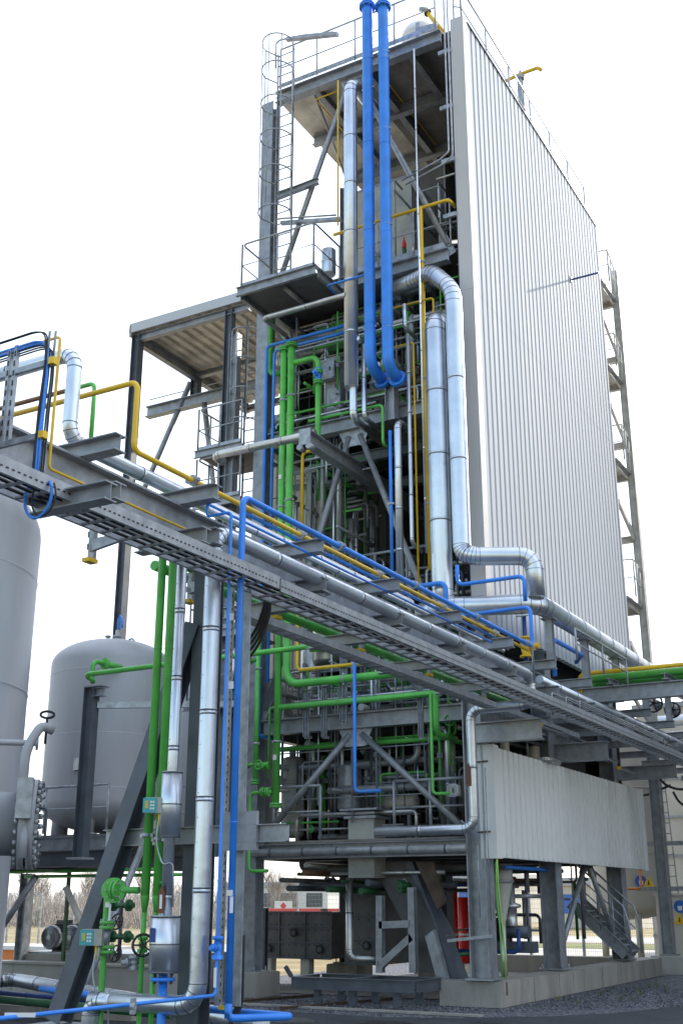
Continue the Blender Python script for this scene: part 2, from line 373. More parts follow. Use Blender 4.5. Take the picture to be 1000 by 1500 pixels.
# ================================================================ PROCESS TOWER (the big steel frame with the clad side)
XL, XR, YF, YB, XC = -12.34, -7.82, 18.66, 27.3, -7.46
tw = thing('process_tower', 'tall grey steel process tower with one white ribbed metal side and open pipe filled front', 'tower', (-10, 23, 0))
def beam(a, b, h=.3, bw=.2, m='steel', name='beam', web=None, parent=tw, label=None):
    mb = MB(); mb.ibeam(a, b, h, bw, m, web); o = mb.build(name, parent)
    if label: o['label'] = label
    return o
COLS = [(XL, YF), (XR, YF), (XR, 22.1), (XR, 26.4), (XL, 22.3), (XL, 26.4), (-10.6, 23.2)]
for i, (x, y) in enumerate(COLS):
    top = 19.1
    if i == 6: top = 2.3
    if i in (5,): top = 14
    hb = .29 if x == XL else .34
    if i == 1: top = 6.15; mb = MB(); mb.ibeam((XR+.06, YF+.2, 6.16), (XR+.06, YF+.2, 19.1), .2, .2, 'steel_dark', web=(0, 1, 0)); mb.build('column', tw)  # upper length in darker steel, its recess shade put into the colour
    mb = MB(); mb.ibeam((x, y, .42), (x, y, top), hb, hb, 'steel_dark' if i == 6 else 'steel', web=(0, 1, 0) if i in (0,) else (1, 0, 0)); c = mb.build('column', tw)
    mb = MB(); mb.box((x-.24, y-.24, .40), (x+.24, y+.24, .43), 'steel')
    for sx in (-.19, .19):
        for sy in (-.19, .19): mb.tube([(x+sx, y+sy, .42), (x+sx, y+sy, .5)], .014, 'galv', 6)
    mb.build('base_plate', c)
Z1, Z2, Z3, Z4, Z5 = 2.47, 4.74, 10.66, 13.85, 19.2
for z, h in ((Z1, .26), (Z2, .28), (Z3, .28), (Z4, .28), (Z5, .30)):
    beam((XL+.18, YF-.02, z), (XR-.18, YF-.02, z), h, .2)                     # front
    beam((XR, YF+.18, z), (XR, 26.3, z), h, .2)                           # right side
    if z < 19: beam((XL, YF+.18, z), (XL, 26.3, z), h, .2)
    for y in (20.4, 22.2, 24.3, 26.4):
        if z > 19 or z > 13 or y < 27: beam((XL+.12, y, z), (XR-.12, y, z), h*.85, .16, 'steel_dark' if z < 10 else 'steel')
# chevron braces in the front plane
def brace(a, b, r=.06, m='steel', parent=tw, label=None):
    mb = MB(); mb.tube([a, b], r, m, 12); a, b = Vector(a), Vector(b); d = (b-a).normalized()
    for q, s in ((a, 1), (b, -1)): mb.bar(q-d*s*.25, q+d*s*.22, .16, .014, m, up=Vector((0, 1, 0)))
    return mb.build('brace', parent)
AX0 = -10.17
for zt, zb in ((18.95, 14.1), (10.4, 5.1), (4.5, 2.72)):
    brace((AX0-.12, YF, zt), (XL+.2, YF, zb)); brace((AX0+.12, YF, zt), (XR-.2, YF, zb))
    mb = MB(); mb.prism((AX0, YF-.012, 0), (AX0, YF+.012, 0), [(-.36, zt+.12), (-.2, zt-.22), (.2, zt-.22), (.36, zt+.12)], Vector((1, 0, 0)), Vector((0, 0, 1)), 'galv')
    for sx in (-1, 1):
        for k in range(4): mb.tube([(AX0+sx*(.14+.06*(k % 2)), YF-.03, zt-.12+.1*(k//2)), (AX0+sx*(.14+.06*(k % 2)), YF, zt-.12+.1*(k//2))], .012, 'steel_dark', 6)
    mb.build('gusset_plate', tw)
brace((XR, 22.3, .6), (XR, 24.2, 2.3), .055); brace((XR, 26.2, .6), (XR, 24.5, 2.3), .055)
# decks
def deck(x0, x1, y0, y1, z, m='deck', name='floor_deck'):
    mb = MB(); mb.box((x0, y0, z-.02), (x1, y1, z+.02), m); return mb.build(name, tw)
deck(XL, XR, YF+.12, 26.3, Z1+.17); deck(XL, XR, YF+.12, 26.3, Z2+.18); deck(XL+1.9, XR, YF+.12, 26.3, Z3+.18); deck(XL, XR, YF+.12, 26.3, Z4+.18)
mb = MB()
for i in range(9):                                                    # profiled roof sheets between the beams; bounced light painted into the paler left ones
    x0 = XL+.06+i*.5; mb.box((x0, YF+.1, Z5+.17), (x0+.494, 26.4, Z5+.20), 'soffit_bounce' if i < 4 else 'deck')
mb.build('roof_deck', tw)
for x in (-11.2, -9.9, -8.8): beam((x, YF+.12, Z5+.02), (x, 22.1 if x < -11 else 26.3, Z5+.02), .2, .14)
brace((-12.2, 21.9, Z5-.02), (-11.3, 18.9, Z5-.02), .03)
# side cladding: real trapezoid ribs
def cladding(x, y0, y1, z0, z1, pitch, depth, m, name='wall_cladding', back=.05, parent=tw, n=None, z1b=None):
    mb = MB(); pr = []; k = int((y1-y0)/pitch); p = (y1-y0)/k
    for i in range(k):
        y = y0+i*p; pr += [(y, 0), (y+p*.66, 0), (y+p*.72, -depth), (y+p*.94, -depth)]
    pr.append((y1, 0)); vs = [(x+d, y, z) for z in (z0, z1) for y, d in pr]; q = len(pr)
    mb.add(vs, [(i, i+1, q+i+1, q+i) for i in range(q-1)], m)
    mb.box((x-depth-back, y0, z0), (x-depth-.004, y1, z1), m)
    return mb.build(name, parent)
c = cladding(XC, YF+.10, 27.65, 6.3, 12.92, .25, .07, 'clad_white'); c['label'] = 'lower course of the tall white ribbed side wall'
c = cladding(XC+.002, YF+.10, 27.65, 12.88, 19.42, .25, .07, 'clad_white'); c['label'] = 'upper course of the tall white ribbed side wall'
c = cladding(XC, YF+.10, 27.65, 2.30, 4.10, .25, .06, 'clad_grey'); c['label'] = 'low pale grey ribbed screen above the feet'
mb = MB(); mb.box((XC-.28, YF-.14, 6.2), (XC+.012, YF+.10, 12.9), 'trim'); mb.box((XC-.28, YF-.14, 12.905), (XC+.012, YF+.10, 19.45), 'trim'); mb.box((XC-.1, YF+.10, 6.2), (XC-.06, YF+.22, 19.44), 'trim'); mb.build('corner_trim', tw)
mb = MB(); mb.box((XC-.28, YF-.14, 2.28), (XC+.01, YF+.10, 4.14), 'clad_grey'); mb.build('corner_trim', tw)
mb = MB(); mb.box((XC-.05, 27.65, 2.28), (XC+.012, 27.80, 4.12), 'clad_grey'); mb.build('corner_trim', tw)
mb = MB(); mb.box((XC-.2, 27.65, 6.3), (XC+.012, 27.75, 19.43), 'clad_white'); mb.build('corner_trim', tw)
mb = MB(); mb.box((XC-.3, YF+.1, 19.425), (XC+.03, 27.8, 19.455), 'steel_dark'); mb.build('roof_trim', tw)
for z in (2.7, 3.85):
    mb = MB(); mb.tube([(-7.78, YF-.16, z), (-7.55, YF-.16, z+.01)], .014, 'rust', 8); mb.build('hook', tw)
for z in (7.9, 9.3, 10.9, 12.3, 14.6, 15.9, 17.2, 18.6):
    mb = MB(); mb.box((-8.02, YF-.2, z), (-7.74, YF-.14, z+.09), 'galv'); mb.build('cladding_bracket', tw)
# inner wall linings of rear and sides; bay shade put into the dark ones
mb = MB(); mb.box((-10.6, 26.65, 2.7), (XR+.2, 26.72, 19.1), 'module_shade'); mb.build('rear_wall', tw)
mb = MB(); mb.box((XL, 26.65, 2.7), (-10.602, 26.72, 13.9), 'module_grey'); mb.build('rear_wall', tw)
mb = MB(); mb.box((XL-.25, 22.6, 5.0), (XL-.19, 26.6, 13.9), 'module_shade'); mb.build('rear_side_wall', tw)
mb = MB(); mb.box((XR+.22, YF+.5, 6.4), (XR+.24, 27, 19.1), 'module_shade'); mb.build('inner_lining', tw)
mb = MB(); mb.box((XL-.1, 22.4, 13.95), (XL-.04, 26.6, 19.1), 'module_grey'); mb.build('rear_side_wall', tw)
mb = MB(); mb.box((XL-.1, 20.6, 4.95), (XL-.04, 22.2, 13.7), 'module_shade'); mb.build('rear_side_wall', tw)
mb = MB(); mb.box((XL-.1, 20.4, 2.75), (XL-.04, 26.6, 4.6), 'module_shade'); mb.build('rear_side_wall', tw)
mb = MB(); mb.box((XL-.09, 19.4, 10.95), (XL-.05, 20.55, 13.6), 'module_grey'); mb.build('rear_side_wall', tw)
# handrails: railing(points along the top line, height)
def railing(pts, h=1.1, post=1.3, parent=tw, m='galv', mid=True, toe=True, name='handrail', r=.02):
    mb = MB(); pts = [Vector(p) for p in pts]; up = Vector((0, 0, 1))
    q, _ = fillet([p+up*h for p in pts], .12, 4) if len(pts) > 2 else ([p+up*h for p in pts], 0)
    mb.tube(q, r, m, 8)
    if mid: mb.tube([p+up*h*.52 for p in pts], r*.7, m, 6)
    for a, b in zip(pts, pts[1:]):
        L = (b-a).length; k = max(1, round(L/post))
        for j in range(k+1):
            x = a+(b-a)*j/k; mb.tube([x, x+up*h], r, m, 8)
        if toe: mb.bar(a+up*.07, b+up*.07, .008, .12, m)
    return mb.build(name, parent)
zt = Z5+.2
railing([(XL+.3, YF-.1, zt), (-8.1, YF-.1, zt)], 1.1, 1.0)
railing([(-7.75, YF+.1, zt), (-7.62, YF+.2, zt), (-7.62, 27.4, zt)], 1.15, 1.35, toe=False)
railing([(-10.4, YF-.02, Z4+.2), (-7.95, YF-.02, Z4+.2)], 1.1, .8)
railing([(-9.4, YF-.02, Z1+.2), (-8.0, YF-.02, Z1+.2)], .95, .8, m='steel', toe=False, r=.03)
railing([(-11.9, YF-.02, Z1+.2), (-10.9, YF-.02, Z1+.2)], .95, .7, m='steel', toe=False, r=.03)
q0 = P(570, 815, 'y', 19.2); q1 = P(642, 785, 'y', 19.2); railing([(q0.x-1.0, 19.2, q0.z-.8), (q1.x, 19.2, q0.z-.8)], .9, .7, m='steel', toe=False, r=.03)
# front toe pipe/rail under the lowest front beam
mb = MB(); mb.tube([(XL+.1, YF-.2, Z1-.02), (XR-.15, YF-.2, Z1-.02)], .07, 'steel', 14)
for k in range(6): mb.ring((XL+.5+k*.7, YF-.2, Z1-.02), (1, 0, 0), .078, .03, 'steel_dark', 14)
mb.build('front_rail', tw)
# ---------------------------------------------------------------- foundations
t = thing('foundation_wall', 'low concrete foundation wall with rust runs under the white clad side of the tower', 'wall', (-7.8, 23, 0))
mb = MB()
y = 18.5
mb.box((-8.55, 18.5, 0), (-7.49, 18.9, .385), 'concrete'); 
yy = 18.9
k = 0
while yy < 28.35:
    y2 = min(yy+.52+.12*((k*7) % 3), 28.4); mb.box((-7.95, yy, 0), (-7.49-(.006 if k % 2 else 0), y2-.02, .385), 'concrete'); yy = y2; k += 1
mb.box((-7.94, 18.9, 0), (-7.52, 28.38, .375), 'concrete'); mb.build('wall_blocks', t)
for k, (y, wd) in enumerate(((20.4, .1), (22.1, .06), (24.6, .08), (18.75, .07))):
    mb = MB(); mb.box((-7.49, y, .02+.05*k), (-7.487, y+wd, .37), 'rust' if k == 3 else 'concrete'); mb.build('stain', t)
for x0, x1, y0, y1, h, lb in ((-12.66, -12.0, 18.3, 19.1, .4, 'concrete pedestal with rust stains under the front left tower foot'), (-11.0, -10.1, 22.8, 23.6, .38, 'dark concrete pedestal under the single inner foot of the tower'),
        (-12.7, -12.0, 22.0, 22.7, .38, 'concrete pedestal under the second foot of the left row'), (-12.7, -12.0, 26.1, 26.7, .38, 'rearmost concrete pedestal of the left row of tower feet')):
    mb = MB(); mb.box((x0, y0, 0), (x1, y1, h), 'concrete'); mb.box((x0+.015, y0+.015, h), (x1-.015, y1-.015, h+.012), 'concrete')
    tag(mb.build('concrete_pedestal'), lb, 'pedestal', 'concrete pedestals')
# rear row cross wall
mb = MB(); mb.box((-12.0, 28.0, 0), (-7.98, 28.35, .38), 'concrete'); tag(mb.build('foundation_wall'), 'long low concrete kerb wall across the back of the tower base', 'wall')
# ---------------------------------------------------------------- side balcony platform of the tower with its caged ladder
pf = thing('balcony_platform', 'grey steel balcony jutting from the upper left front of the tower under the caged ladder', 'platform', (-11.3, 18, 13.5))
px0, px1, py0, py1, pz = -12.22, -10.38, 17.4, 18.5, 13.55
mb = MB(); mb.box((px0+.03, py0+.03, pz-.01), (px1-.03, py1, pz+.02), 'module_grey'); mb.build('deck_plate', pf)
for a, b in (((px0-.02, py0, pz), (px1+.02, py0, pz)), ((px0, py0+.1, pz-.02), (px0, py1, pz-.02)), ((px1, py0+.1, pz-.02), (px1, py1, pz-.02)), ((px0+.1, py1-.05, pz-.06), (px1-.1, py1-.05, pz-.06))):
    mb = MB(); mb.channel(a, b, .2, .07, 'steel'); mb.build('edge_channel', pf)
mb = MB(); mb.tube([(-11.2, py0+.2, pz-.07), (-11.2, py1, pz-.07)], .05, 'steel', 12); mb.build('support_tube', pf)
railing([(px0+.05, py1, pz+.1), (px0+.05, py0+.04, pz+.1), (px1-.05, py0+.04, pz+.1), (px1-.05, py1, pz+.1)], 1.05, .85, parent=pf)
def ladder(label, base, top, wdir, wd=.45, cage=None, out=None, m='galv', hoops=(), name='ladder', cr=.36, r=.02):
    t = thing(name, label, 'ladder', base); b, tp = Vector(base), Vector(top); wv = Vector(wdir).normalized()*wd/2; up = (tp-b).normalized(); L = (tp-b).length
    for s in (-1, 1):
        mb = MB(); mb.bar(b+wv*s, tp+wv*s, .05, .016, m, up=wv); mb.build('stile', t)
    k = int(L/.28); mb = MB(); mb.tube([b+up*.28-wv, b+up*.28+wv], .013, m, 6); r0 = mb.build('rung', t)
    reps(r0, t, [up*(i*.28) for i in range(1, k)])
    if hoops:
        o = Vector(out).normalized(); hs = []
        for z in hoops:
            c = b+up*z; mb = MB(); pts = [c-wv]
            for a in range(0, 19):
                th = a*PI/18; pts.append(c+o*(.30+cr*math.sin(th)*1.15)-wv.normalized()*cr*math.cos(th))
            pts.append(c+wv); mb.tube(pts, r*.75, m, 6, caps=False); mb.build('cage_hoop', t)
        z0, z1 = min(hoops), max(hoops)
        for a in (0, 45, 90, 135, 180):
            th = R(a); off = o*(.30+cr*math.sin(th)*1.15)-wv.normalized()*cr*math.cos(th)
            mb = MB(); mb.tube([b+up*z0+off, b+up*z1+off], r*.6, m, 6); mb.build('cage_strap', t)
    return t
lx = P(417, 200, 'y', 18.28).x
ladder('galvanised caged ladder climbing from the balcony to the tower roof', (lx, 18.28, pz+.05), (lx, 18.28, 20.1), (1, 0, 0), .42, out=(0, -1, 0), hoops=(2.0, 3.0, 3.9, 4.8, 5.7, 6.45), cr=.36)
beam(tuple(P(406, 288, 'y', 18.5)), tuple(P(466, 265, 'y', 18.5)), .14, .1)
# a second ladder and stair landing tower left of the frame
st = thing('stair_tower', 'slim steel stair and landing frame standing left of the tower front below the balcony', 'stairs', (-13, 18.6, 2.3))
for x in (-13.02,):
    mb = MB(); mb.ibeam((x, 18.5, 2.4), (x, 18.5, 13.3), .2, .2, 'steel', web=(1, 0, 0)); mb.build('column', st)
for z in (10.5, 9.35, 6.6, 5.2):
    mb = MB(); mb.box((-13.75, 18.2, z), (-12.56, 19.6, z+.05), 'module_grey'); mb.build('landing', st)
    railing([(-12.6, 18.22, z+.05), (-13.7, 18.22, z+.05), (-13.7, 19.5, z+.05)], 1.0, .5, parent=st)
    mb = MB(); mb.channel((-13.75, 18.2, z), (-12.56, 18.2, z), .16, .06, 'steel'); mb.build('edge_channel', st)
mb = MB(); mb.box((-13.6, 21.0, 5.2), (-12.65, 21.05, 12.0), 'clad_beige')
for k in range(6): mb.box((-13.55+k*.16, 20.97, 5.2), (-13.48+k*.16, 20.998, 12.0), 'clad_beige')
mb.build('screen_panel', st)
ladder('narrow caged ladder tucked behind the left column under the canopy edge', (-12.8, 18.9, 9.2), (-12.8, 18.9, 13.9), (1, 0, 0), .4, out=(0, -1, 0), hoops=(2.0, 2.7, 3.4, 4.1), cr=.3)
# ---------------------------------------------------------------- canopy on the left
cn = thing('canopy', 'open sided canopy with pale ribbed sheet roof on thin columns left of the tower', 'canopy', (-14.4, 20, 0))
cx0, cx1, cy0, cy1, cz = -15.95, -12.75, 18.5, 23.2, 14.1
mb = MB(); k = 12; pr = []
for i in range(k):
    a = cx0+(cx1-cx0)*i/k; p = (cx1-cx0)/k; pr += [(a, .07), (a+p*.35, .07), (a+p*.45, 0), (a+p*.9, 0)]
vs = [(x, y, cz+dz) for y in (cy0, cy1) for x, dz in pr]; q = len(pr); mb.add(vs, [(i, i+1, q+i+1, q+i) for i in range(q-1)], 'soffit_bounce'); mb.box((cx0, cy0, cz+.075), (cx1, cy1, cz+.095), 'clad_white'); mb.build('roof', cn)  # ribbed underside carries bounced light in its colour
mb = MB(); mb.box((cx0-.03, cy0-.04, cz-.03), (cx1, cy0, cz+.2), 'clad_white'); mb.build('fascia', cn)
mb = MB(); mb.box((cx0-.04, cy0-.04, cz-.12), (cx0, cy1, cz+.16), 'clad_white'); mb.build('fascia', cn)
for a, b, h in (((cx0+.1, cy0+.12, cz-.14), (cx1, cy0+.12, cz-.14), .16), ((cx0+.1, cy0+.2, cz-.16), (cx0+.1, cy1, cz-.16), .24), ((cx0+.1, 20.9, cz-.14), (cx1, 20.9, cz-.14), .14), ((cx0+.1, cy1, cz-.14), (cx1, cy1, cz-.14), .16)):
    mb = MB(); mb.ibeam(a, b, h, .14, 'steel'); mb.build('beam', cn)
mb = MB(); mb.ibeam((cx0+.1, cy0+.12, 2.4), (cx0+.1, cy0+.12, cz-.05), .2, .2, 'steel_dark', web=(1, 0, 0)); mb.build('column', cn)
mb = MB(); mb.ibeam((cx0+.1, 20.9, P(216, 605, 'y', 20.9).z+.15), (cx0+.1, 20.9, cz-.2), .2, .2, 'steel_dark', web=(1, 0, 0)); mb.build('column', cn)
mb = MB(); mb.ibeam((-13.25, cy0+.1, 2.4), (-13.25, cy0+.1, cz-.1), .18, .16, 'steel_dark', web=(1, 0, 0)); mb.build('column', cn)
bz = P(216, 605, 'y', 20.9); mb = MB(); mb.ibeam(tuple(bz), (-12.6, 20.9, bz.z), .28, .2, 'steel'); mb.build('beam', cn)
mb = MB(); mb.tube([bz+Vector((.05, 0, .35)), Vector((-12.6, 20.9, bz.z+.35))], .015, 'galv', 6); mb.build('cable_rail', cn)
a = P(279, 560, 'y', 20.9)
for u, v in ((216, 705), (331, 860)):
    mb = MB(); e = P(u, v, 'y', 20.9); s0 = a if u < 300 else P(299, 590, 'y', 20.9); mb.tube([s0, s0+(e-s0)*1.6 if u < 300 else e], .07, 'steel', 12); mb.build('brace', cn)
# ================================================================ PIPE RACK
rk = thing('pipe_rack', 'long grey steel pipe rack crossing in front of the tower from upper left to right', 'pipe rack', (-6.9, 9.3, 0))
GX = -6.88
beamr = lambda a, b, h, bw, m='steel', name='beam', web=None: beam(a, b, h, bw, m, name, web, rk)
def girder(y0, y1):
    return beamr((GX, y0, 5.22), (GX, y1, 5.22), .36, .2, 'steel', 'girder')
girder(1.5, 12.2); girder(12.21, 22.0); girder(22.01, 34)
YS = [5.5, 7.35, 8.85, 10.95, 12.9, 14.9, 16.9, 18.9, 20.9, 22.9, 25, 27, 29, 31, 33]
for y in YS:
    beamr((-7.55, y, 5.48), (-6.38, y, 5.48), .16, .15, 'steel', 'upper_cross_beam')
    beamr((GX+.11, y+.02, 5.02), (-6.36, y+.02, 5.02), .16, .15, 'steel', 'lower_cross_beam')
    if y > 9: beamr((-7.75, y+.02, 4.84), (-6.4, y+.02, 4.84), .14, .12, 'steel', 'lower_cross_beam')
for y in (9.45,):
    mb = MB(); mb.ibeam((GX, y, .5), (GX, y, 5.04), .22, .22, 'steel_dark', web=(0, 1, 0)); c = mb.build('column', rk)
    mb = MB(); mb.box((GX-.2, y-.2, .46), (GX+.2, y+.2, .49), 'steel'); mb.build('base_plate', c)
ft = P(86, 1496, 'z', .52); tp = P(262, 905, 'y', 9.45)
mb = MB(); mb.ibeam(tuple(ft), (GX-.1, 9.4, 4.3), .19, .17, 'steel_dark', web=(0, 1, 0)); b_ = mb.build('raking_brace', rk)
mb = MB(); mb.box((ft.x-.22, ft.y-.2, .47), (ft.x+.22, ft.y+.2, .5), 'steel'); mb.build('base_plate', b_)
for x, y, lb in ((GX, 9.45, 'concrete block under the first pipe rack column'), (ft.x, ft.y, 'concrete block under the foot of the raking rack brace')):
    mb = MB(); mb.box((x-.3, y-.3, 0), (x+.3, y+.3, .455), 'concrete'); tag(mb.build('concrete_pedestal'), lb, 'pedestal', 'concrete pedestals')
# clamp rail across the vertical riser bundle
mb = MB(); mb.channel((-7.9, 9.28, 2.2), (-5.75, 9.28, 2.2), .16, .06, 'steel'); mb.build('riser_rail', rk)
# cable trays -----------------------------------------------------
def tray(label, x0, x1, y0, y1, z, h=.11, m='tray', perf=True, lid=False):
    t = thing('cable_tray', label, 'cable tray', ((x0+x1)/2, y0, z), 'cable trays of the pipe rack')
    for x, s in ((x0, 1), (x1, -1)):
        mb = MB(); mb.channel((x, y0, z), (x, y1, z), h, .03*s, m)
        if perf:
            k = int((y1-y0)/.06)
            for i in range(k):
                y = y0+.03+i*.06; mb.box((x-.003 if s > 0 else x+.002, y-.014, z-.018), (x-.0015 if s > 0 else x+.004, y+.014, z-.006), 'black')
        mb.build('side_rail', t)
    mb = MB(); y = y0+.12; mb.box((x0+.02, y-.02, z-h/2+.004), (x1-.02, y+.02, z-h/2+.02), m); r0 = mb.build('rung', t)
    k = int((y1-y0)/.25); reps(r0, t, [(0, i*.25, 0) for i in range(1, min(k, 100))])
    if lid: mb = MB(); mb.box((x0, y0, z+h/2), (x1, y1, z+h/2+.006), m); mb.build('lid', t)
    return t
tray('perforated galvanised cable tray along the outer edge of the pipe rack', -6.34, -5.98, 1.5, 9.4, 4.62, .13)
tray('second length of perforated galvanised cable tray on the rack edge running off to the right', -6.34, -5.98, 9.42, 31, 4.60, .13)
tray('narrow lower cable tray hung beneath the pipe rack in front of the green pipes', -7.26, -7.04, 10.4, 22, 4.66, .09, 'tray', perf=False)
random.seed(3)
for i, (x0, x1, z) in enumerate(((-6.30, -6.02, 4.575),)):
    for k in range(3 if i == 0 else 2):
        xa = x0+.06+k*.08; pts = [Vector((xa+random.uniform(-.02, .02), y, z+.0+random.uniform(0, .012))) for y in range(3, 30, 2)]
        if i: pts = pts[4:]
        mb = MB(); mb.tube(pts, .014, 'rubber', 6); tag(mb.build('cable'), 'black cable lying in the '+('outer perforated' if i == 0 else 'lidded inner')+' tray of the rack', 'cable', 'cables in the '+('outer' if i == 0 else 'inner')+' tray')
# hanger brackets with yellow end caps and arms
for n_, (u, v, y) in enumerate(((132, 822, 7.9), (277, 882, 9.6), (405, 905, 11.6), (528, 953, 13.5), (628, 989, 15.6), (708, 1024, 17.7), (806, 1062, 20.6))):
    p = P(u, v, 'y', y); t = thing('tray_hanger', ['slotted hanger with a yellow cap hanging against open sky left of the rack column', 'slotted hanger bracket with a yellow cap beside the dark rack column', 'slotted hanger with a yellow cap just right of the tall blue riser', 'slotted hanger with a yellow cap under the middle of the rack', 'slotted hanger with a yellow cap above the long green pipe', 'slotted hanger with a yellow cap above the silver pipe bend', 'slotted hanger with a yellow cap over the grey ribbed screen'][n_], 'bracket', tuple(p), 'tray hangers under the pipe rack')
    top = 4.95
    mb = MB(); mb.channel((p.x, y, p.z+.02), (p.x, y, top), .07, .045, 'galv', web=(1, 0, 0), t=.005)
    for k in range(5): mb.box((p.x-.008, y-.0465, p.z+.1+k*.12), (p.x+.008, y-.041, p.z+.16+k*.12), 'steel_dark')
    mb.build('channel', t)
    mb = MB(); mb.box((p.x-.045, y-.06, p.z-.015), (p.x+.045, y+.06, p.z+.022), 'sign_yellow'); mb.build('end_cap', t)
    mb = MB(); zz = p.z+.15; mb.prism((p.x, y-.02, 0), (p.x, y+.02, 0), [(0, zz-.06), (0, zz+.06), (.75, zz+.08), (.75, zz+.05)], Vector((1, 0, 0)), Vector((0, 0, 1)), 'galv'); mb.build('arm', t)
# ================================================================ PIPES ALONG THE RACK
# outer blue line on top of the cross beams: riser -> rack -> up and back over to the tower
YR = 9.0
bl = path(('p', 334, 1492, 'y', YR), ('z', 727), ('y', 779), ('z', 889), ('x', 650))
o = pipe('thick blue pipe rising before the rack then running on top of it beside the yellow', 'blue', 11, bl, clamp=0)
for y in YS:
    if bl[1].y+.3 < y < bl[2].y: add_clamp(o, (bl[2].x, y, bl[2].z), (0, 1, 0), .05)
for (u, v) in ((341, 1308),):
    p = P(u, v, 'y', YR); marker(o, p+Vector((0, -.05, 0)), (0.1, -1, 0), (0, 0, 1), .06, .05); marker(o, p+Vector((.02, -.045, -.1)), (0.3, -1, 0), (0, 0, 1), .03, .14)
e = path(('p', 334, 1492, 'y', YR), ('dy', .0)); z0 = e[0].z
pipe('blue hairpin pipe lying low on the ground right of the thick blue riser foot', 'blue', 11, [e[0]+Vector((0, 0, .12)), e[0], P(428, 1489, 'z', z0), P(300, 1478, 'z', z0), P(60, 1448, 'z', z0)], bend=1.6)
p = P(380, 1494, 'z', z0)
for u, v in ((341, 1005), (341, 905)): marker(o, P(u+2, v, 'y', YR)+Vector((.0, -.052, 0)), (0.2, -1, 0), (0, 0, 1), .05, .07)
yl = path(('p', 772, 952, 'z', 5.66), ('y', 196), ('z', 559), ('x', -40))
o = pipe('thick yellow gas pipe stepping down onto the rack and running between the blue lines', 'yellow', 9, yl, d=.056)
for y in YS:
    if yl[1].y+.2 < y < yl[0].y: add_clamp(o, (yl[0].x, y, yl[0].z), (0, 1, 0), .05)
pipe('thin yellow pipe looping down left of the silver bend and along the girder side', 'yellow', 4.5, d=.027, pts=path(('p', 285, 781, 'x', -6.74), ('y', 72), ('z', 493), ('x', -40)))
gl = path(('p', 133, 650, 'y', 8.5), ('z', 561), ('x', 96)); pipe('green pipe hook rising behind the silver bend at far left', 'green', 7, [gl[0]-Vector((0, 0, .3))]+gl[1:])
gl2 = path(('p', 96, 569, 'y', 8.5), ('x', -40)); pipe('brown pipe continuing left from the green hook', 'copper_pipe', 7, [gl[-1], gl[-1]+Vector((-3, 0, 0))])
sl_ = path(('p', 600, 885, 'z', 5.70), ('y', 101), ('z', 517), ('x', -60))
pipe('silver insulated pipe from the far left that drops onto the rear of the rack', 'lagging', 21, sl_, lag=True, d=.145)
# silver line in front of the girder: riser -> rack -> down to the tower -> along its foot
s2 = path(('p', 290, 1452, 'y', YR-.05), ('z', 778), ('y', 776), ('z', 1032), ('x', 688), ('z', 1214), ('x', 550))
s2 = [s2[0]+Vector((-1.2, -.0, -.12)), s2[0]-Vector((0, 0, .12))]+s2[1:]
o = pipe('thick silver insulated pipe climbing beside the rack column then along it to the tower foot', 'lagging', 25, s2, lag=True, d=.165)
p = P(686, 1135, 'y', s2[-2].y-.09)
mb = MB(); mb.prism(p, p+Vector((0, -.004, 0)), [(-.04, -.18), (.04, -.18), (.04, .1), (0, .2), (-.04, .1)], Vector((1, 0, 0)), Vector((0, 0, 1)), 'brown_tag'); mb.build('flow_arrow', o)
p0 = s2[0]; pipe('short silver insulated pipe dropping to the ground at the left foot of the risers', 'lagging', 30, [p0+Vector((.25, 0, .0)), p0, p0-Vector((0, 0, .9))], lag=True, d=.17, seams=.4)
# other small lines lying on the rack
for k, (x, z, mt, dd, y0, y1, lb) in enumerate(((-6.75, 5.62, 'blue', .045, 9.8, 17.2, 'slim blue pipe beside the thick yellow one on the rack'), (-7.35, 5.64, 'lagging', .12, 10.5, 18.5, 'slim silver insulated pipe along the rear edge of the rack'),
        (-6.98, 5.60, 'lagging', .06, 9.5, 18, 'thin silver tube between the blue and yellow pipes on the rack'), (-7.2, 5.6, 'blue_dark', .05, 11, 18.4, 'dark blue tube on the rear half of the rack'),
        (-7.5, 4.99, 'green', .11, 9.3, 19.5, 'thick green pipe slung under the rear edge of the rack'), (-7.25, 5.0, 'green', .10, 9.3, 18.5, 'second green pipe slung under the rack close to its girder'),
        (-7.55, 5.64, 'lagging', .09, 16, 30, 'thin silver insulated pipe at the far end of the rack'), (-6.55, 5.16, 'lagging', .14, 18.5, 30.5, 'silver insulated pipe low on the far half of the rack'))):
    pipe(lb, mt, 0, [Vector((x, y0, z)), Vector((x, y1, z))], lag=mt == 'lagging', d=dd)
# thin conduits above the tray at the far end
for k in range(3):
    x = -6.25+k*.07; pts = [Vector((x, 18.2+k*.5, 4.5)), Vector((x, 18.2+k*.5, 4.86)), Vector((x, 26-k*.6, 4.86)), Vector((x, 26-k*.6, 4.5))]
    pipe('thin bright conduit bowed over the outer cable tray at the right', 'galv', 0, pts, d=.03, name='conduit', cat='conduit', group='conduits over the outer tray')
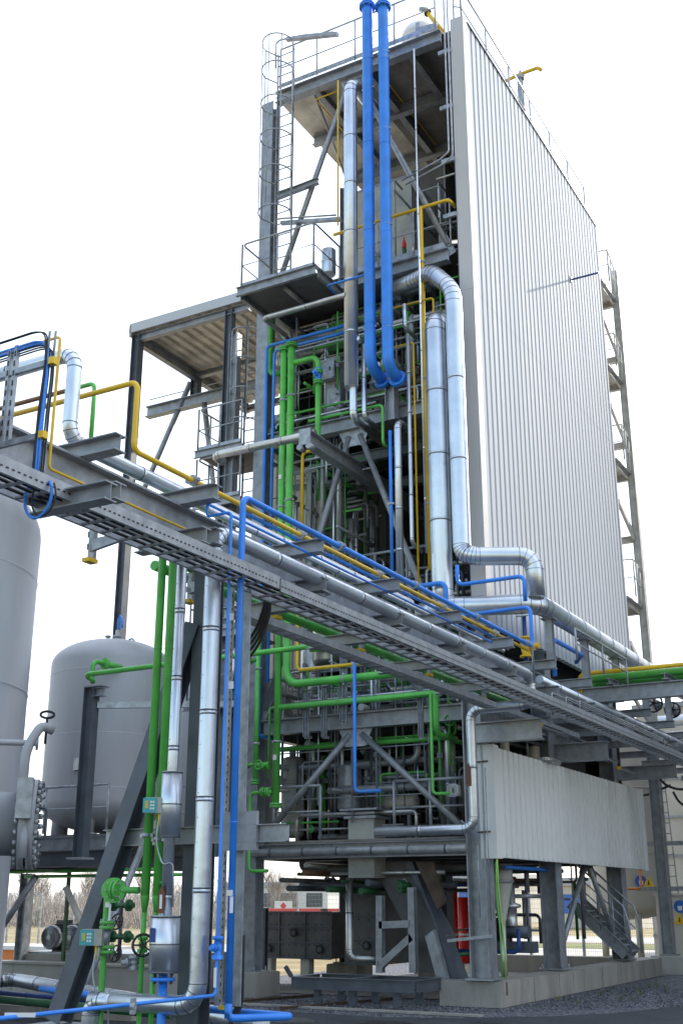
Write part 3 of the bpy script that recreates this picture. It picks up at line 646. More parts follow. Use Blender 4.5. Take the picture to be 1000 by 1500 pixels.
# risers -------------------------------------------------------------------
def taper(mb, a, b, r0, r1, m): mb.lathe([(r0, 0), (r0, .02), (r1, (Vector(b)-Vector(a)).length)], a, (Vector(b)-Vector(a)), m, 16)
ga = path(('p', 213, 1310, 'y', YR+.05), ('z', 806)); r_ = pxm(ga[0], 13)/2
o = pipe('left one of the two thick green risers hanging from the rack', 'green', 13, [ga[0], ga[1]+Vector((0, 0, .1)), ga[1]+Vector((0, .8, .1))])
mb = MB(); a = ga[0]; b = a-Vector((0, 0, .16)); taper(mb, a, b, r_, r_*.55, 'green'); mb.tube([b, (b.x, b.y, .78)], r_*.55, 'green', 12); mb.tube([(b.x, b.y, .72), (b.x, b.y, .12), (b.x, b.y+.6, .12)], r_*.55, 'green', 12); mb.build('lower_section', o)
add_valve(o, P(197, 1410, 'y', YR+.05), (0, 0, 1), .03, 'galv', side=(-.6, -.8, 0), wheel=None, L=.12)
add_clamp(o, (ga[0].x-.01, YR+.05, 2.2), (0, 0, 1), r_)
pw = P(213, 1385, 'y', YR-.12); add_valve(o, (b.x, b.y, pw.z), (0, 0, 1), r_*.6, 'green', side=(pw.x-b.x, -.2, 0), wheel='black', wr=pxm(pw, 15), L=.14)
gb = path(('p', 230, 1310, 'y', YR+.05), ('z', 806)); 
o2 = pipe('right one of the two thick green risers hanging from the rack', 'green', 13, [gb[0], gb[1]+Vector((0, 0, .1)), gb[1]+Vector((0, .8, .1))])
mb = MB(); a = gb[0]; b2 = a-Vector((0, 0, .16)); taper(mb, a, b2, r_, r_*.55, 'green'); mb.tube([b2, (b2.x, b2.y, .12), (b2.x, b2.y+.6, .12)], r_*.6, 'green', 12)
mb.tube([(b2.x, b2.y, 1.75), (b2.x+.07, b2.y, 1.78), (b2.x+.11, b2.y, 1.7), (b2.x+.11, b2.y, .2)], r_*.4, 'green', 10); mb.build('lower_section', o2)
add_clamp(o2, (gb[0].x-.01, YR+.05, 2.16), (0, 0, 1), r_)
# green metering branch with transmitter
ta = P(204, 1304, 'y', YR+.05); c1 = P(172, 1304, 'y', YR); c2 = P(160, 1310, 'y', YR)
mp_ = [ta, P(158, 1304, 'y', YR), P(156, 1440, 'y', YR-.02)]; mp_ = [mp_[0], mp_[1]]+[Vector((mp_[1].x, YR-.0, z)) for z in (mp_[2].z, .1)]+[]
mp_[-1] = Vector((mp_[1].x, YR, .28)); mp_.append(Vector((mp_[1].x+.5, YR, .28)))
o = pipe('green branch pipe with blank flange and flow transmitter in front of the raking brace', 'green', 9.5, mp_[:2]+mp_[3:], bend=2.6)
add_flange(o, c1, (1, 0, 0), .055, 'green'); mb = MB(); mb.ring(c1-Vector((.02, .03, 0)), (.6, -.8, 0), .115, .035, 'green', 24)
for k in range(8): mb.tube([c1+Vector((-.02+.08*.8*math.cos(k*PI/4), -.03+.08*.6*math.cos(k*PI/4), .085*math.sin(k*PI/4)))+Vector((.6, -.8, 0))*s for s in (-.03, .03)], .009, 'galv', 6)
mb.build('blank_flange', o)
for v in (1355, 1391): add_flange(o, P(157, v, 'y', YR), (0, 0, 1), .04, 'green' if v < 1400 else 'galv')
mb = MB(); p = Vector((mp_[1].x, YR, P(157, 1373, 'y', YR).z)); mb.tube([p-Vector((0, 0, .09)), p+Vector((0, 0, .09))], .05, 'galv', 16); mb.build('flow_sensor', o)
marker(o, P(158, 1325, 'y', YR-.045), (0, -1, 0), (0, 0, 1), .05, .05); marker(o, P(161, 1336, 'y', YR-.045), (0, -1, 0), (0, 0, 1), .02, .15)
def transmitter(label, p, w=.21, h=.145):
    t = thing('flow_transmitter', label, 'transmitter', tuple(p)); p = Vector(p)
    u = Vector((.93, .37, 0)); n = Vector((.37, -.93, 0)); up = Vector((0, 0, 1))
    def blk(a0, a1, b0, b1, d0, d1, m, nm, par=t):
        mb = MB(); mb.prism(p+n*d0, p+n*d1, [(a0, b0), (a1, b0), (a1, b1), (a0, b1)], u, up, m); return mb.build(nm, par)
    blk(-w/2+.02, w/2, -h/2, h/2, -.06, .05, 'beige_box', 'housing'); f = blk(-w/2-.0, -w/2+.13, -h/2+.005, h/2-.005, -.07, .06, 'teal', 'display_cover')
    blk(-w/2+.02, -w/2+.055, -.03, .04, .06, .064, 'lcd', 'screen', f)
    for i in range(2):
        for j in range(3): blk(-w/2+.07+i*.024, -w/2+.088+i*.024, -.04+j*.03, -.022+j*.03, .06, .064, 'white_paint', 'key', f)
    mb = MB(); q, _ = fillet([p+Vector((.05, 0, -h/2)), p+Vector((.04, -.02, -.35)), p+Vector((.12, 0, -.55)), p+Vector((.22, .02, -.5)), p+Vector((.24, .02, -.9))], .1, 6); mb.tube(q, .009, 'galv', 6)
    mb.build('cable', t); mb = MB(); mb.tube([p+Vector((.05, 0, -h/2-.12)), p+Vector((.05, 0, -h/2))], .012, 'sign_yellow', 8); mb.build('cable_gland', t)
transmitter('teal fronted flow transmitter on the lower green branch pipe', P(136, 1373, 'y', YR-.1))
transmitter('teal fronted flow transmitter mounted higher up across the two green risers', P(228, 1180, 'y', YR-.12))
# small silver riser with lagged boxes
sr = path(('p', 243, 1345, 'y', YR-.05), ('z', 1225)); s3 = path(('p', 247, 1150, 'y', YR-.05), ('z', 812))
xx = sr[0].x; zt_, zb_ = P(247, 1132, 'y', YR).z, P(247, 1228, 'y', YR).z; zc_, zd_ = P(240, 1341, 'y', YR).z, P(240, 1425, 'y', YR).z
o = pipe('slim silver insulated riser with a fat lagged section beside the green risers', 'lagging', 15, [Vector((xx, YR-.05, zd_)), Vector((xx, YR-.05, s3[1].z+.1))], lag=True, d=.105, seams=.8)
for z0, z1, rr in ((zb_, zt_, .10), (zd_, zc_, .135)):
    mb = MB(); mb.tube([(xx, YR-.05, z0), (xx, YR-.05, z1)], rr, 'lagging', 24)
    for z in (z0+.01, z1-.01, (z0+z1)/2): mb.ring((xx, YR-.05, z), (0, 0, 1), rr*1.02, .012, 'seam', 24)
    mb.build('lagging_box', o)
mb = MB(); mb.box((xx-.06, YR-.2, (zc_+zd_)/2+.02), (xx-.01, YR-.17, (zc_+zd_)/2+.14), 'blue_dark'); mb.build('gear_box', o)
p = Vector((xx+.0, YR-.12, zc_+.14)); mb = MB(); mb.prism(p, p+Vector((0, -.01, 0)), [(-.035, -.12), (.035, -.12), (.035, .06), (0, .12), (-.035, .06)], Vector((1, 0, 0)), Vector((0, 0, 1)), 'brown_tag'); mb.build('flow_arrow', o); marker(o, p+Vector((0, -.014, -.02)), (0, -1, 0), (0, 0, 1), .025, .12)
mb = MB(); mb.ring((xx, YR-.05, zd_-.05), (0, 0, 1), .11, .03, 'blue', 20); mb.tube([(xx, YR-.05, zd_), (xx, YR-.05, zd_-.7), (xx, YR-.05, .2)], .04, 'blue', 12)
for k in range(6): a = k*PI/3; mb.tube([(xx+.085*math.cos(a), YR-.05+.085*math.sin(a), zd_-.09), (xx+.085*math.cos(a), YR-.05+.085*math.sin(a), zd_+.0)], .01, 'steel_dark', 6)
mb.build('blue_stub', o)
# thin blue riser with valve, then along the front toward the camera
bt = path(('p', 316, 1458, 'y', YR-.1), ('z', 750), ('x', 303), ('z', 738))
f0 = P(0, 1492, 'z', bt[0].z); f1 = f0+(f0-bt[0])*.3
o = pipe('thin blue pipe crossing low in the foreground and rising beside the thick blue riser', 'blue', 7, [f1, bt[0]]+bt[1:]+[bt[-1]+Vector((0, 7.5, 0))])
add_valve(o, P(319, 1388, 'y', YR-.1), (0, 0, 1), .026, 'blue', side=(0, -1, 0), wheel=None, L=.19)
q = P(34, 1489, 'z', bt[0].z); marker(o, q+Vector((0, -.03, .012)), (0.5, -1, .2), (0, 0, 1), .22, .03)
marker(o, P(315, 1432, 'y', YR-.13), (0, -1, 0), (0, 0, 1), .025, .16)
add_clamp(o, P(195, 1474, 'z', bt[0].z), (1, .3, 0), .022)
# vertical cable tray post by the risers
t = thing('riser_cable_tray', 'wide galvanised upright cable tray with a perforated edge behind the blue risers', 'cable tray', tuple(P(335, 1474, 'y', 9.35)))
p0, p1 = P(343, 1474, 'y', 9.35), P(343, 862, 'y', 9.35); x = p0.x
mb = MB(); mb.box((x-.085, 9.35, p0.z), (x+.06, 9.37, p1.z), 'galv'); mb.build('cover', t)
mb = MB(); mb.channel((x-.13, 9.33, p0.z), (x-.13, 9.33, p1.z), .05, .06, 'galv', web=(0, 1, 0))
for k in range(int((p1.z-p0.z)/.07)): mb.box((x-.128, 9.302, p0.z+.03+k*.07), (x-.118, 9.305, p0.z+.055+k*.07), 'black')
mb.build('side_rail', t); mb = MB(); mb.box((x-.14, 9.30, p0.z-.03), (x-.06, 9.37, p0.z), 'sign_yellow'); mb.build('end_cap', t)
mb = MB(); mb.box((x-.1, 9.22, 2.05), (x+.28, 9.26, 2.4), 'steel'); mb.build('clamp_plate', t)
random.seed(5)
for k in range(4):
    a = Vector((x-.02+k*.02, 9.42, p0.z+.6)); pts = [a, a+Vector((0, 0, -.65)), a+Vector((-.08-k*.03, -.1, -.85)), a+Vector((-.3, -.3, -.98))]
    q, _ = fillet(pts, .2, 5); mb = MB(); mb.tube(q, .014, 'rubber', 8); tag(mb.build('cable'), 'black cable curling out of the foot of the upright cable tray', 'cable', 'cables at the upright tray foot')
# cables in coil under the tray at centre
for k in range(4):
    c = P(362+k*2, 880+k*6, 'y', 9.9); pts = [c+Vector((.2, 0, .3)), c+Vector((.25, 0, .0)), c+Vector((.12, 0, -.35)), c+Vector((-.1, 0, -.55)), c+Vector((-.14, 0, -.95))]
    q, _ = fillet(pts, .15, 5); mb = MB(); mb.tube(q, .016, 'rubber', 8); tag(mb.build('cable'), 'black cable hanging in a loop under the rack right of the thick blue riser', 'cable', 'cables looping under the rack')
# blue and black cables on the cable ladder at far left
t = thing('cable_ladder', 'perforated cable ladder frame standing on the rack at the far left edge', 'cable ladder', tuple(P(10, 640, 'y', 6.2)))
for (u0, v0, u1, v1) in ((3, 650, 14, 515), (12, 650, 22, 508)):
    mb = MB(); a = P(u0, v0, 'y', 6.25); b = Vector((a.x, a.y, P(u1, v1, 'y', 6.25).z)); mb.bar(a, b, .035, .035, 'galv'); 
    for k in range(9): mb.box((a.x-.008, a.y-.0195, a.z+.06+k*.09), (a.x+.008, a.y-.017, a.z+.11+k*.09), 'black')
    mb.build('upright', t)
for u, v in ((75, 530), (60, 638)):
    mb = MB(); b = P(u, v, 'y', 6.25); mb.bar(b-Vector((1.2, 0, 0)), b, .03, .05, 'galv'); mb.build('arm', t)
    mb = MB(); mb.box(b-Vector((-.0, .03, .03)), b+Vector((.05, .03, .03)), 'sign_yellow'); mb.build('end_cap', t)
for x in (55, 64):
    mb = MB(); a = P(x, 690, 'y', 6.3); b = go(a, 'z', 485); mb.bar(a, b, .02, .01, 'galv'); mb.build('side_rail', t)
random.seed(11)
for k in range(7):
    m_ = 'blue' if k in (2, 3) else 'rubber'; a = P(48+k*2.4, 692, 'y', 6.22+.01*k); jit = [random.uniform(-.012, .012) for _ in range(6)]
    zt_ = go(a, 'z', 494+k*2.5 if k > 1 else 484).z; top = Vector((a.x, a.y, zt_))
    pts = [a-Vector((0, 0, .25)), a+Vector((jit[0], 0, .25)), a+Vector((jit[1], 0, .5)), top+Vector((jit[2]+.02, 0, -.25)), top+Vector((jit[3], 0, -.02)), top+Vector((-.12, 0, .02+jit[4]*.5)), top+Vector((-1.3, 0, .0+jit[5]))]
    q, _ = fillet(pts, .12, 5); mb = MB(); mb.tube(q, .011 if m_ == 'blue' else .007, m_, 8)
    tag(mb.build('cable'), ('bright blue' if m_ == 'blue' else 'thin black')+' cable climbing from the tray over the cable ladder at far left', 'cable', ('blue' if m_ == 'blue' else 'black')+' cables on the left cable ladder')
for k in range(2):
    a = P(58+k*8, 710, 'y', 6.1); r = .17-.02*k; mb = MB()
    mb.tube([a+Vector((r*.8*math.cos(R(t_))-.0, 0, r*math.sin(R(t_))-.1)) for t_ in range(100-0, 420, 20)], .012-.004*k, 'blue' if k == 0 else 'rubber', 8)
    tag(mb.build('cable'), ('blue' if k == 0 else 'black')+' cable hanging in a loop below the tray at the far left', 'cable')
# dark I beam arm beneath the tray at far left
for u, v, y, lb in ((90, 735, 6.35, 'dark steel arm poking out below the tray before the big tank'), (240, 795, 8.35, 'dark steel arm poking out left under the tray by the rack column')):
    b = P(u, v, 'y', y); mb = MB(); mb.ibeam(b+Vector((-.28, 0, 0)) if u == 90 else b-Vector((.3, 0, 0)), b+Vector((.5, 0, 0)), .15, .14, 'steel'); tag(mb.build('support_beam'), lb, 'beam')
# ================================================================ PIPES ON THE TOWER FRONT
F1 = 18.15
def tp(label, m, w, *st, **k):
    return pipe(label, m, w, path(*st), lag=(m in ('lagging', 'lag_dull')), **k)
def ff(u, v, y=F1): return ('p', u, v, 'y', y)
g1 = tp('left one of the two tall green pipes on the tower front', 'green', 10.5, ff(404, 1180), ('z', 512), clamp=2.2, flange=(0, -1))
for v in (700, 860, 1110): p = go(path(ff(404, 1180))[0], 'z', v); marker(g1, p+Vector((0, -.068, 0)), (0, -1, 0), (0, 0, 1), .07, .09)
tp('long level green pipe teeing off the left tall green pipe', 'green', 9, ff(404, 1037), ('x', 637), ('dz', -.02), ('z', 1075), ('dy', .8))
g2 = path(ff(427, 506), ('z', 1003), ('x', 592), ('dy', 1.2))
g2o = pipe('right one of the two tall green pipes bending level behind the rack', 'green', 10.5, g2, clamp=2.2, flange=(0,), bend=3.6)
g3 = path(ff(428, 532), ('x', 466), ('z', 545)); pipe('short green branch arching over from the right tall green pipe', 'green', 8, g3, flange=(-1,))
o = tp('green drop pipe with a pale blue valve right of the tall green pair', 'green', 8.5, ff(466, 560), ('z', 652), ('dy', .6), flange=(0,)); add_valve(o, P(466, 549, 'y', F1), (0, 0, 1), .045, 'blue', side=(0, -1, 0), wheel=None, L=.26)
tp('short green pipe hanging under the balcony behind the blue pair', 'green', 8, ff(397, 470, 18.5), ('z', 640-90), ('x', 415)); 
bpt = tp('outer one of the two thin blue pipes down the left column', 'blue', 4.8, ff(505, 477, 18.3), ('x', 391), ('z', 1078), ('dy', .6), n=10, clamp=0)
tp('inner one of the two thin blue pipes down the left column', 'blue', 4.8, ff(505, 487, 18.32), ('x', 402), ('z', 1000), n=10)
tp('silver pipe level across the tower left at mid height', 'lagging', 12, ('p', 312, 667, 'y', 17.4), ('x', 470), lag2=0) if False else pipe('level silver insulated pipe reaching out left of the tower at mid height', 'lag_dull', 12, [P(312, 668, 'y', 17.5)+Vector((0, .35, 0))]+path(('p', 312, 668, 'y', 17.5), ('x', 462))+[], lag=True)
q = path(('p', 385, 466, 'y', 17.75), ('x', 506)); pipe('level silver insulated pipe under the balcony', 'lag_dull', 7.5, [q[0]+Vector((0, .9, 0))]+q, lag=True)
big = path(ff(513, 118, 17.85), ('z', 567)); pipe('tall wide silver insulated riser left of the two big blue pipes', 'lagging', 18.5, [big[0]+Vector((0, 1.2, 0))]+big, lag=True, seams=1.15)
for k, (u0, ub, lb) in enumerate(((537.5, 541, 'left one of the two big blue pipes shooting above the roof'), (560.5, 566, 'right one of the two big blue pipes shooting above the roof'))):
    a = path(ff(u0, 8, 17.75)); a = [a[0]+Vector((0, 0, 2.5))]+path(ff(u0, 8, 17.75), ('z', 535)); b = go(a[-1], 'y', 560 if k == 0 else 582)
    b.z -= .12; o = pipe(lb, 'blue', 15, a+[b], d=pxm(a[1], 15.5), bend=4)
    for v in (10, ): add_flange(o, Vector((a[1].x, a[1].y, go(a[1], 'z', v).z)), (0, 0, 1), .1, 'blue')
    for v in (78, 86, 130+k*60, 330, 480): add_clamp(o, Vector((a[1].x, a[1].y, go(a[1], 'z', v).z)), (0, 0, 1), .105)
    add_flange(o, b, (0, 1, -.3), .1, 'blue')
tp('thin blue sensing line from the wide silver riser to the left blue pipe', 'blue', 3.2, ff(536, 402, 17.7), ('x', 478), ('dy', .6), n=8)
pa = path(ff(636, 462, 18.0), ('z', 885)); pipe('widest silver insulated riser with a domed top before the right column', 'lagging', 29, [pa[0]+Vector((0, .7, 0))]+pa+[pa[-1]+Vector((0, .5, 0))], lag=True, seams=1.6)
pb = [P(572, 425, 'y', 18.9), P(615, 408, 'y', 18.5), P(632, 398, 'y', 18.2), P(663, 425, 'y', 17.95)]
pb += [go(pb[-1], 'z', 808)]; pb += [P(692, 815, 'y', 17.95), P(772, 818, 'z', P(692, 815, 'y', 17.95).z)]
pcz = P(692, 815, 'y', 17.95).z; pcs = P(655, 889, 'y', 17.95); pce = P(788, 884, 'z', pcs.z)
pb[-1] = Vector((pce.x-.02, pce.y-.05, pcz)); pb.append(Vector((pce.x-.02, pce.y-.05, pcs.z+.1)))
pipe('wide silver insulated pipe hooking from inside the tower down along the white corner', 'lagging', 25, pb, lag=True, seams=1.7, bend=1.6, d=pxm(pb[3], 25))
pipe('widest level silver pipe rounding the tower corner and running along the white wall', 'lagging', 31, [pcs+Vector((-.6, .2, 0)), pcs, pce, Vector((pce.x, 33, pce.z))], lag=True, seams=.9, d=.35, bend=1.7)
for k, y in enumerate((19.0, 20.95, 22.95, 25.05, 27.05, 29.05, 31)):
    mb = MB(); mb.ibeam((pce.x, y, 5.56), (pce.x, y, pce.z-.18), .14, .12, 'steel'); mb.box((pce.x-.12, y-.12, pce.z-.185), (pce.x+.12, y+.12, pce.z-.165), 'steel')
    tag(mb.build('pipe_support'), 'short steel post propping the widest level silver pipe on the rack', 'post', 'posts under the widest level silver pipe')
tp('slim silver riser left of the blue elbows ending in a bend', 'lagging', 11, ff(529, 497, 17.9), ('x', 517), ('z', 614), ('dy', .9))
tp('thinner silver riser beside the blue elbows ending in a bend', 'lagging', 7.5, ff(532.5, 505, 18.0), ('z', 612), ('dy', .9))
q = path(ff(582, 617, 18.05), ('z', 870)); pipe('silver insulated riser right of the thin blue pipe above the rack', 'lagging', 11, [q[0]+Vector((0, .7, 0))]+q, lag=True)
tp('thin blue riser between the open dark bay and silver riser', 'blue', 5, ff(571, 631, 18.0), ('z', 850), clamp=2, n=10)
tp('stubby silver pipe with a bend under the upper deck', 'lagging', 6.5, ff(592, 446, 18.0), ('z', 480), ('dy', .5))
q = path(ff(597, 490, 18.1), ('z', 795)); pipe('slender silver riser left of the tall yellow pipe', 'lagging', 6, q+[q[-1]+Vector((0, .4, -.06))], lag=True)
y1 = path(ff(489, 344, 18.4), ('x', 657), ('dy', .3)); o = pipe('level yellow pipe at the upper deck rail', 'yellow', 5, y1, n=10)
tp('tall yellow riser teeing down from the upper yellow pipe', 'yellow', 5.5, ff(616, 303, 18.38), ('z', 835), clamp=2.4, n=10)
tp('thin yellow tube stepping down beside the slender silver riser', 'yellow', 3, ff(572, 510, 18.2), ('x', 605), ('z', 880), n=8)
tp('thin yellow tube looping under the upper deck', 'yellow', 3, ff(574, 452, 18.3), ('x', 634), ('z', 470), n=8)
tp('orange yellow pipe bending down behind the left end of the rack pipes', 'yellow', 5, ff(476, 656, 18.3), ('x', 443), ('z', 800), n=10)
tp('orange yellow pipe turning level beneath the rack', 'yellow', 5, ff(436, 890, 18.2), ('z', 982), ('x', 548), ('dy', .5), n=10)
tp('thin bright tube running the full height before the open bays', 'lagging', 2.6, ff(606, 72, 17.8), ('z', 810), n=8, name='conduit', cat='conduit')
for k, u in enumerate((649, 654)):
    q = path(ff(u, -5, 18.0+.05*k), ('z', 222+k*6)); q.append(q[-1]+Vector((-.2, 0, -.12))); q.append(q[-1]+Vector((-.85, 0, -.2))); pipe('thin bright conduit down the right edge of the top bay', 'galv', 2.6, q, n=8, name='conduit', cat='conduit', group='conduits by the corner trim')
tp('thin yellow tube down the top left bay', 'yellow', 2.4, ff(495, 118, 18.2), ('z', 330), n=8)
tp('thin yellow tube zigzagging under the roof', 'yellow', 2.2, ff(493, 134, 18.8), ('x', 462), ('dy', 1.5), n=8)
tp('thin yellow line slanting along the roof underside', 'yellow', 2, ff(545, 92, 18.8), ('dy', 7), n=8)
# lower left front
o = tp('green pipe with flanged tee on the lower left column', 'green', 7, ff(379, 926, 18.2), ('z', 1146), clamp=1.2, flange=(0, -1))
for v in (967, 1120): p = go(path(ff(379, 926, 18.2))[0], 'z', v); add_flange(o, p-Vector((.2, 0, 0)), (1, 0, 0), .04, 'green'); mb = MB(); mb.tube([p, p-Vector((.4, 0, 0)), p+Vector((.3 if v > 1000 else 0, 0, 0))], .045, 'green', 10); mb.build('branch', o)
add_valve(o, P(388, 1122, 'y', 18.15), (1, 0, 0), .04, 'green', side=(0, -1, .0), wheel='green', wr=.08)
o = tp('slim green pipe looping round the lower left corner of the tower', 'green', 5, ff(398, 1160, 18.1), ('x', 367), ('z', 1276), ('x', 392), n=10); add_flange(o, P(386, 1160, 'y', 18.1), (1, 0, 0), .05, 'green'); add_flange(o, P(393, 1160, 'y', 18.1), (1, 0, 0), .05, 'green')
tp('slim green pipe running along the second floor beam then down by the column', 'green', 3.6, ff(665, 1012, 18.3), ('x', 395), ('z', 1140), n=8)
tp('thin blue pipe dropping through the centre of the lower bay', 'blue', 5, ff(519, 968, 17.9), ('z', 1160), ('dx', .5), n=10)
tp('thin green pipe dropping on the right of the lower bay', 'green', 4.5, ff(630, 1012, 18.1), ('z', 1163), ('x', 658), n=10)
tp('long mossy green pipe just below the second floor beam', 'green', 7, ff(410, 1098, 18.9), ('x', 650), ('dy', .8))
tp('slim green line stepping across above the gusset', 'green', 4.2, ff(452, 617, 18.2), ('x', 560), ('z', 650), ('dy', .5), n=10)
tp('slim green line under the blue pipes', 'green', 4, ff(462, 511, 18.9), ('x', 600), n=8)
for k, (u, v0, v1, w_, lb) in enumerate(((504, 925, 1058, 11, 'double strut channel hanging before the second floor beam'), (615, 965, 1080, 8, 'bright strut channel hanging left of the green drop'), (450, 1015, 1080, 9, 'left small strut channel under the level green pipe'), (476, 1008, 1080, 8, 'right small strut channel under the level green pipe'))):
    a, b = P(u, v0, 'y', 18.3), None; b = go(a, 'z', v1); wd = pxm(a, w_); t = thing('strut_channel', lb, 'bracket', tuple(b))
    for s in (-1, 1): mb = MB(); mb.channel(a+Vector((s*wd*.28, 0, 0)), b+Vector((s*wd*.28, 0, 0)), wd*.42, .05, 'galv', web=(1, 0, 0)); mb.build('channel', t)
    mb = MB(); mb.box(b-Vector((wd*.6, -.03, .02)), b+Vector((wd*.6, .07, .02)), 'galv'); mb.build('end_plate', t)
# blue pieces near the tower corner
tp('blue elbow pipe in front of the base of the widest silver riser', 'blue', 7, ff(617, 858, 17.7), ('x', 652), ('z', 905), n=12)
tp('blue pipe stepping level below the silver corner bend', 'blue', 6, ff(669, 828, 17.6), ('z', 857), ('x', 767), ('z', 880), n=12)
q = path(('p', 812, 990, 'y', 19.2), ('z', 936)); pipe('short blue hook pipe before the white wall right of the rack bend', 'blue', 7, q+[q[-1]+Vector((0, 1.6, 0)), q[-1]+Vector((-.3, 2.2, 0))])
o = pipe('dark blue standpipe with a yellow lever valve at the rack bend', 'blue_dark', 6, path(('p', 770, 968, 'y', 18.5), ('z', 895)))
add_valve(o, P(770, 948, 'y', 18.5), (0, 0, 1), .06, 'yellow', side=(1, -.2, 0), wheel=None, L=.35)
pipe('thin bright standpipe with a curved top at the rack bend', 'lagging', 3.5, path(('p', 782, 1000, 'y', 17.3), ('z', 900), ('dx', -.25), ), n=8)
# monorail beam
mb = MB(); p = P(447, 640, 'y', 16.9); mb.ibeam(p, (p.x, 22, p.z), .28, .2, 'steel'); h = mb.build('hoist_beam'); tag(h, 'long steel hoist beam jutting straight out of the dark middle bay', 'hoist beam')
mb = MB(); mb.box(p+Vector((-.12, -.03, -.16)), p+Vector((.12, 0, .16)), 'galv'); mb.build('end_stop', h)
for s in (-.1, .1): mb = MB(); mb.tube([p+Vector((s, -.05, -.2)), p+Vector((s, .12, -.2))], .06, 'galv', 12); mb.build('trolley_wheel', h)
t = thing('pipe_anchor', 'short steel T stand under the elbows of the big blue pipes', 'stand', tuple(P(575, 612, 'y', 18.4)))
a = P(573, 560, 'y', 18.35); b = go(a, 'z', 614); mb = MB(); mb.ibeam(b, a, .2, .2, 'steel', web=(1, 0, 0)); mb.build('post', t); mb = MB(); mb.box(a+Vector((-.42, -.15, 0)), a+Vector((.42, .15, .06)), 'steel'); mb.build('top_plate', t)
# ================================================================ TANKS ON THE LEFT
def dome(r, h, z0, z1, n=8):     # profile from bottom pole to top pole
    pr = [(max(.001, r*math.sin(k*PI/2/n)), z0+h-h*math.cos(k*PI/2/n)) for k in range(n+1)]
    return pr+[(r*math.cos(k*PI/2/n) if k < n else .001, z1-h+h*math.sin(k*PI/2/n)) for k in range(n+1)]
tc_ = P(154, 1150, 'y', 16.6); tr = pxm(tc_, 90); tx, ty = tc_.x, 16.6
t2 = thing('storage_tank', 'smaller grey painted upright tank with domed top standing on a steel platform', 'tank', (tx, ty, 2.7))
ztop = P(154, 941, 'y', 16.6).z+.0; zbot = P(154, 1212, 'y', 16.6).z-.1
mb = MB(); mb.lathe(dome(tr, tr*.46, zbot, ztop, 10), (tx, ty, 0), (0, 0, 1), 'tank_paint', 64); mb.build('shell', t2)
for z in (ztop-tr*.42-.25, zbot+tr*.42+.25, (ztop+zbot)/2-.1):
    mb = MB(); mb.lathe([(tr+.002, -.012), (tr+.007, 0), (tr+.002, .012)], (tx, ty, z), (0, 0, 1), 'tank_paint', 64); mb.build('weld_seam', t2)
for a in (20, 110, 200, 290):
    mb = MB(); x, y = tx+tr*.72*math.cos(R(a)), ty+tr*.72*math.sin(R(a)); mb.tube([(x, y, 2.72), (x, y, zbot+.45)], .15, 'tank_paint', 20); mb.tube([(x, y, 2.70), (x, y, 2.73)], .2, 'tank_paint', 20); mb.build('leg', t2)
fl = P(161, 974, 'y', ty-tr*.97); mb = MB(); mb.tube([fl+Vector((0, .3, 0)), fl-Vector((0, .12, 0))], .05, 'green', 14); mb.ring(fl-Vector((0, .12, 0)), (0, 1, 0), .10, .04, 'green', 20)
mb.build('nozzle', t2)
for u, r0 in ((172, .045), (158, .03)):
    p = P(u, 940, 'y', ty); mb = MB(); mb.tube([p-Vector((0, 0, .15)), p+Vector((0, 0, .22 if u > 160 else .1))], r0, 'tank_paint', 12); mb.ring(p+Vector((0, 0, .1)), (0, 0, 1), r0*2, .03, 'tank_paint', 14)
    if u > 160: mb.tube([p+Vector((.0, 0, .1)), p+Vector((.0, 0, .42)), p+Vector((.04, 0, .5)), p+Vector((.09, 0, .42)), p+Vector((.09, 0, .25))], .022, 'blue', 8)
    mb.build('top_nozzle', t2)
p = P(120, 1120, 'y', ty-tr*.93); mb = MB(); mb.prism(p, p+Vector((0, -.12, 0)), [(-.14, -.1), (.14, -.1), (.14, .1), (-.14, .1)], Vector((.93, -.36, 0)), Vector((0, 0, 1)), 'galv'); mb.build('name_plate', t2)
p = P(192, 942, 'y', ty-.2); mb = MB(); mb.tube([p+Vector((.08*math.cos(R(a)), 0, .08*math.sin(R(a)))) for a in range(0, 361, 20)], .018, 'tank_paint', 8, caps=False); mb.build('lifting_lug', t2)
# green feed pipe and its post
a = fl-Vector((0, .12, 0)); pz_ = P(131, 993, 'y', ty-tr-.55); pts = [a, a-Vector((0, .32, 0)), Vector((a.x, a.y-.32, pz_.z-.05)), Vector((pz_.x, a.y-.34, pz_.z-.03))]
pts.append(Vector((pz_.x, a.y-.6, pz_.z+.03))); pts.append(Vector((P(243, 985, 'y', 14).x+3, a.y-.6, pz_.z+.06)))
pipe('green pipe bending across the face of the smaller grey tank', 'green', 8, pts, flange=(0,), n=14, d=.085)
t = thing('pipe_support', 'tall dark channel post with a side arm before the smaller grey tank', 'post', tuple(P(118, 1255, 'y', 14.2)))
p = P(118, 1256, 'y', 14.2); q = go(p, 'z', 1006); mb = MB(); mb.ibeam(p, q, .2, .16, 'steel_dark', web=(1, 0, 0)); mb.build('post', t)
mb = MB(); mb.box(q+Vector((-.1, -.1, -.02)), q+Vector((.28, .1, .0)), 'steel'); mb.ibeam(q+Vector((.05, 0, -.1)), q+Vector((.27, 0, -.1)), .14, .12, 'steel'); mb.build('bracket', t)
mb = MB(); b = q+Vector((.1, .05, -.3)); mb.bar(b, b+Vector((2.1, 1.0, .0)), .07, .1, 'galv'); mb.build('arm', t); mb = MB(); mb.box(p-Vector((.15, .15, .03)), p+Vector((.15, .15, 0)), 'steel'); mb.build('base_plate', t)
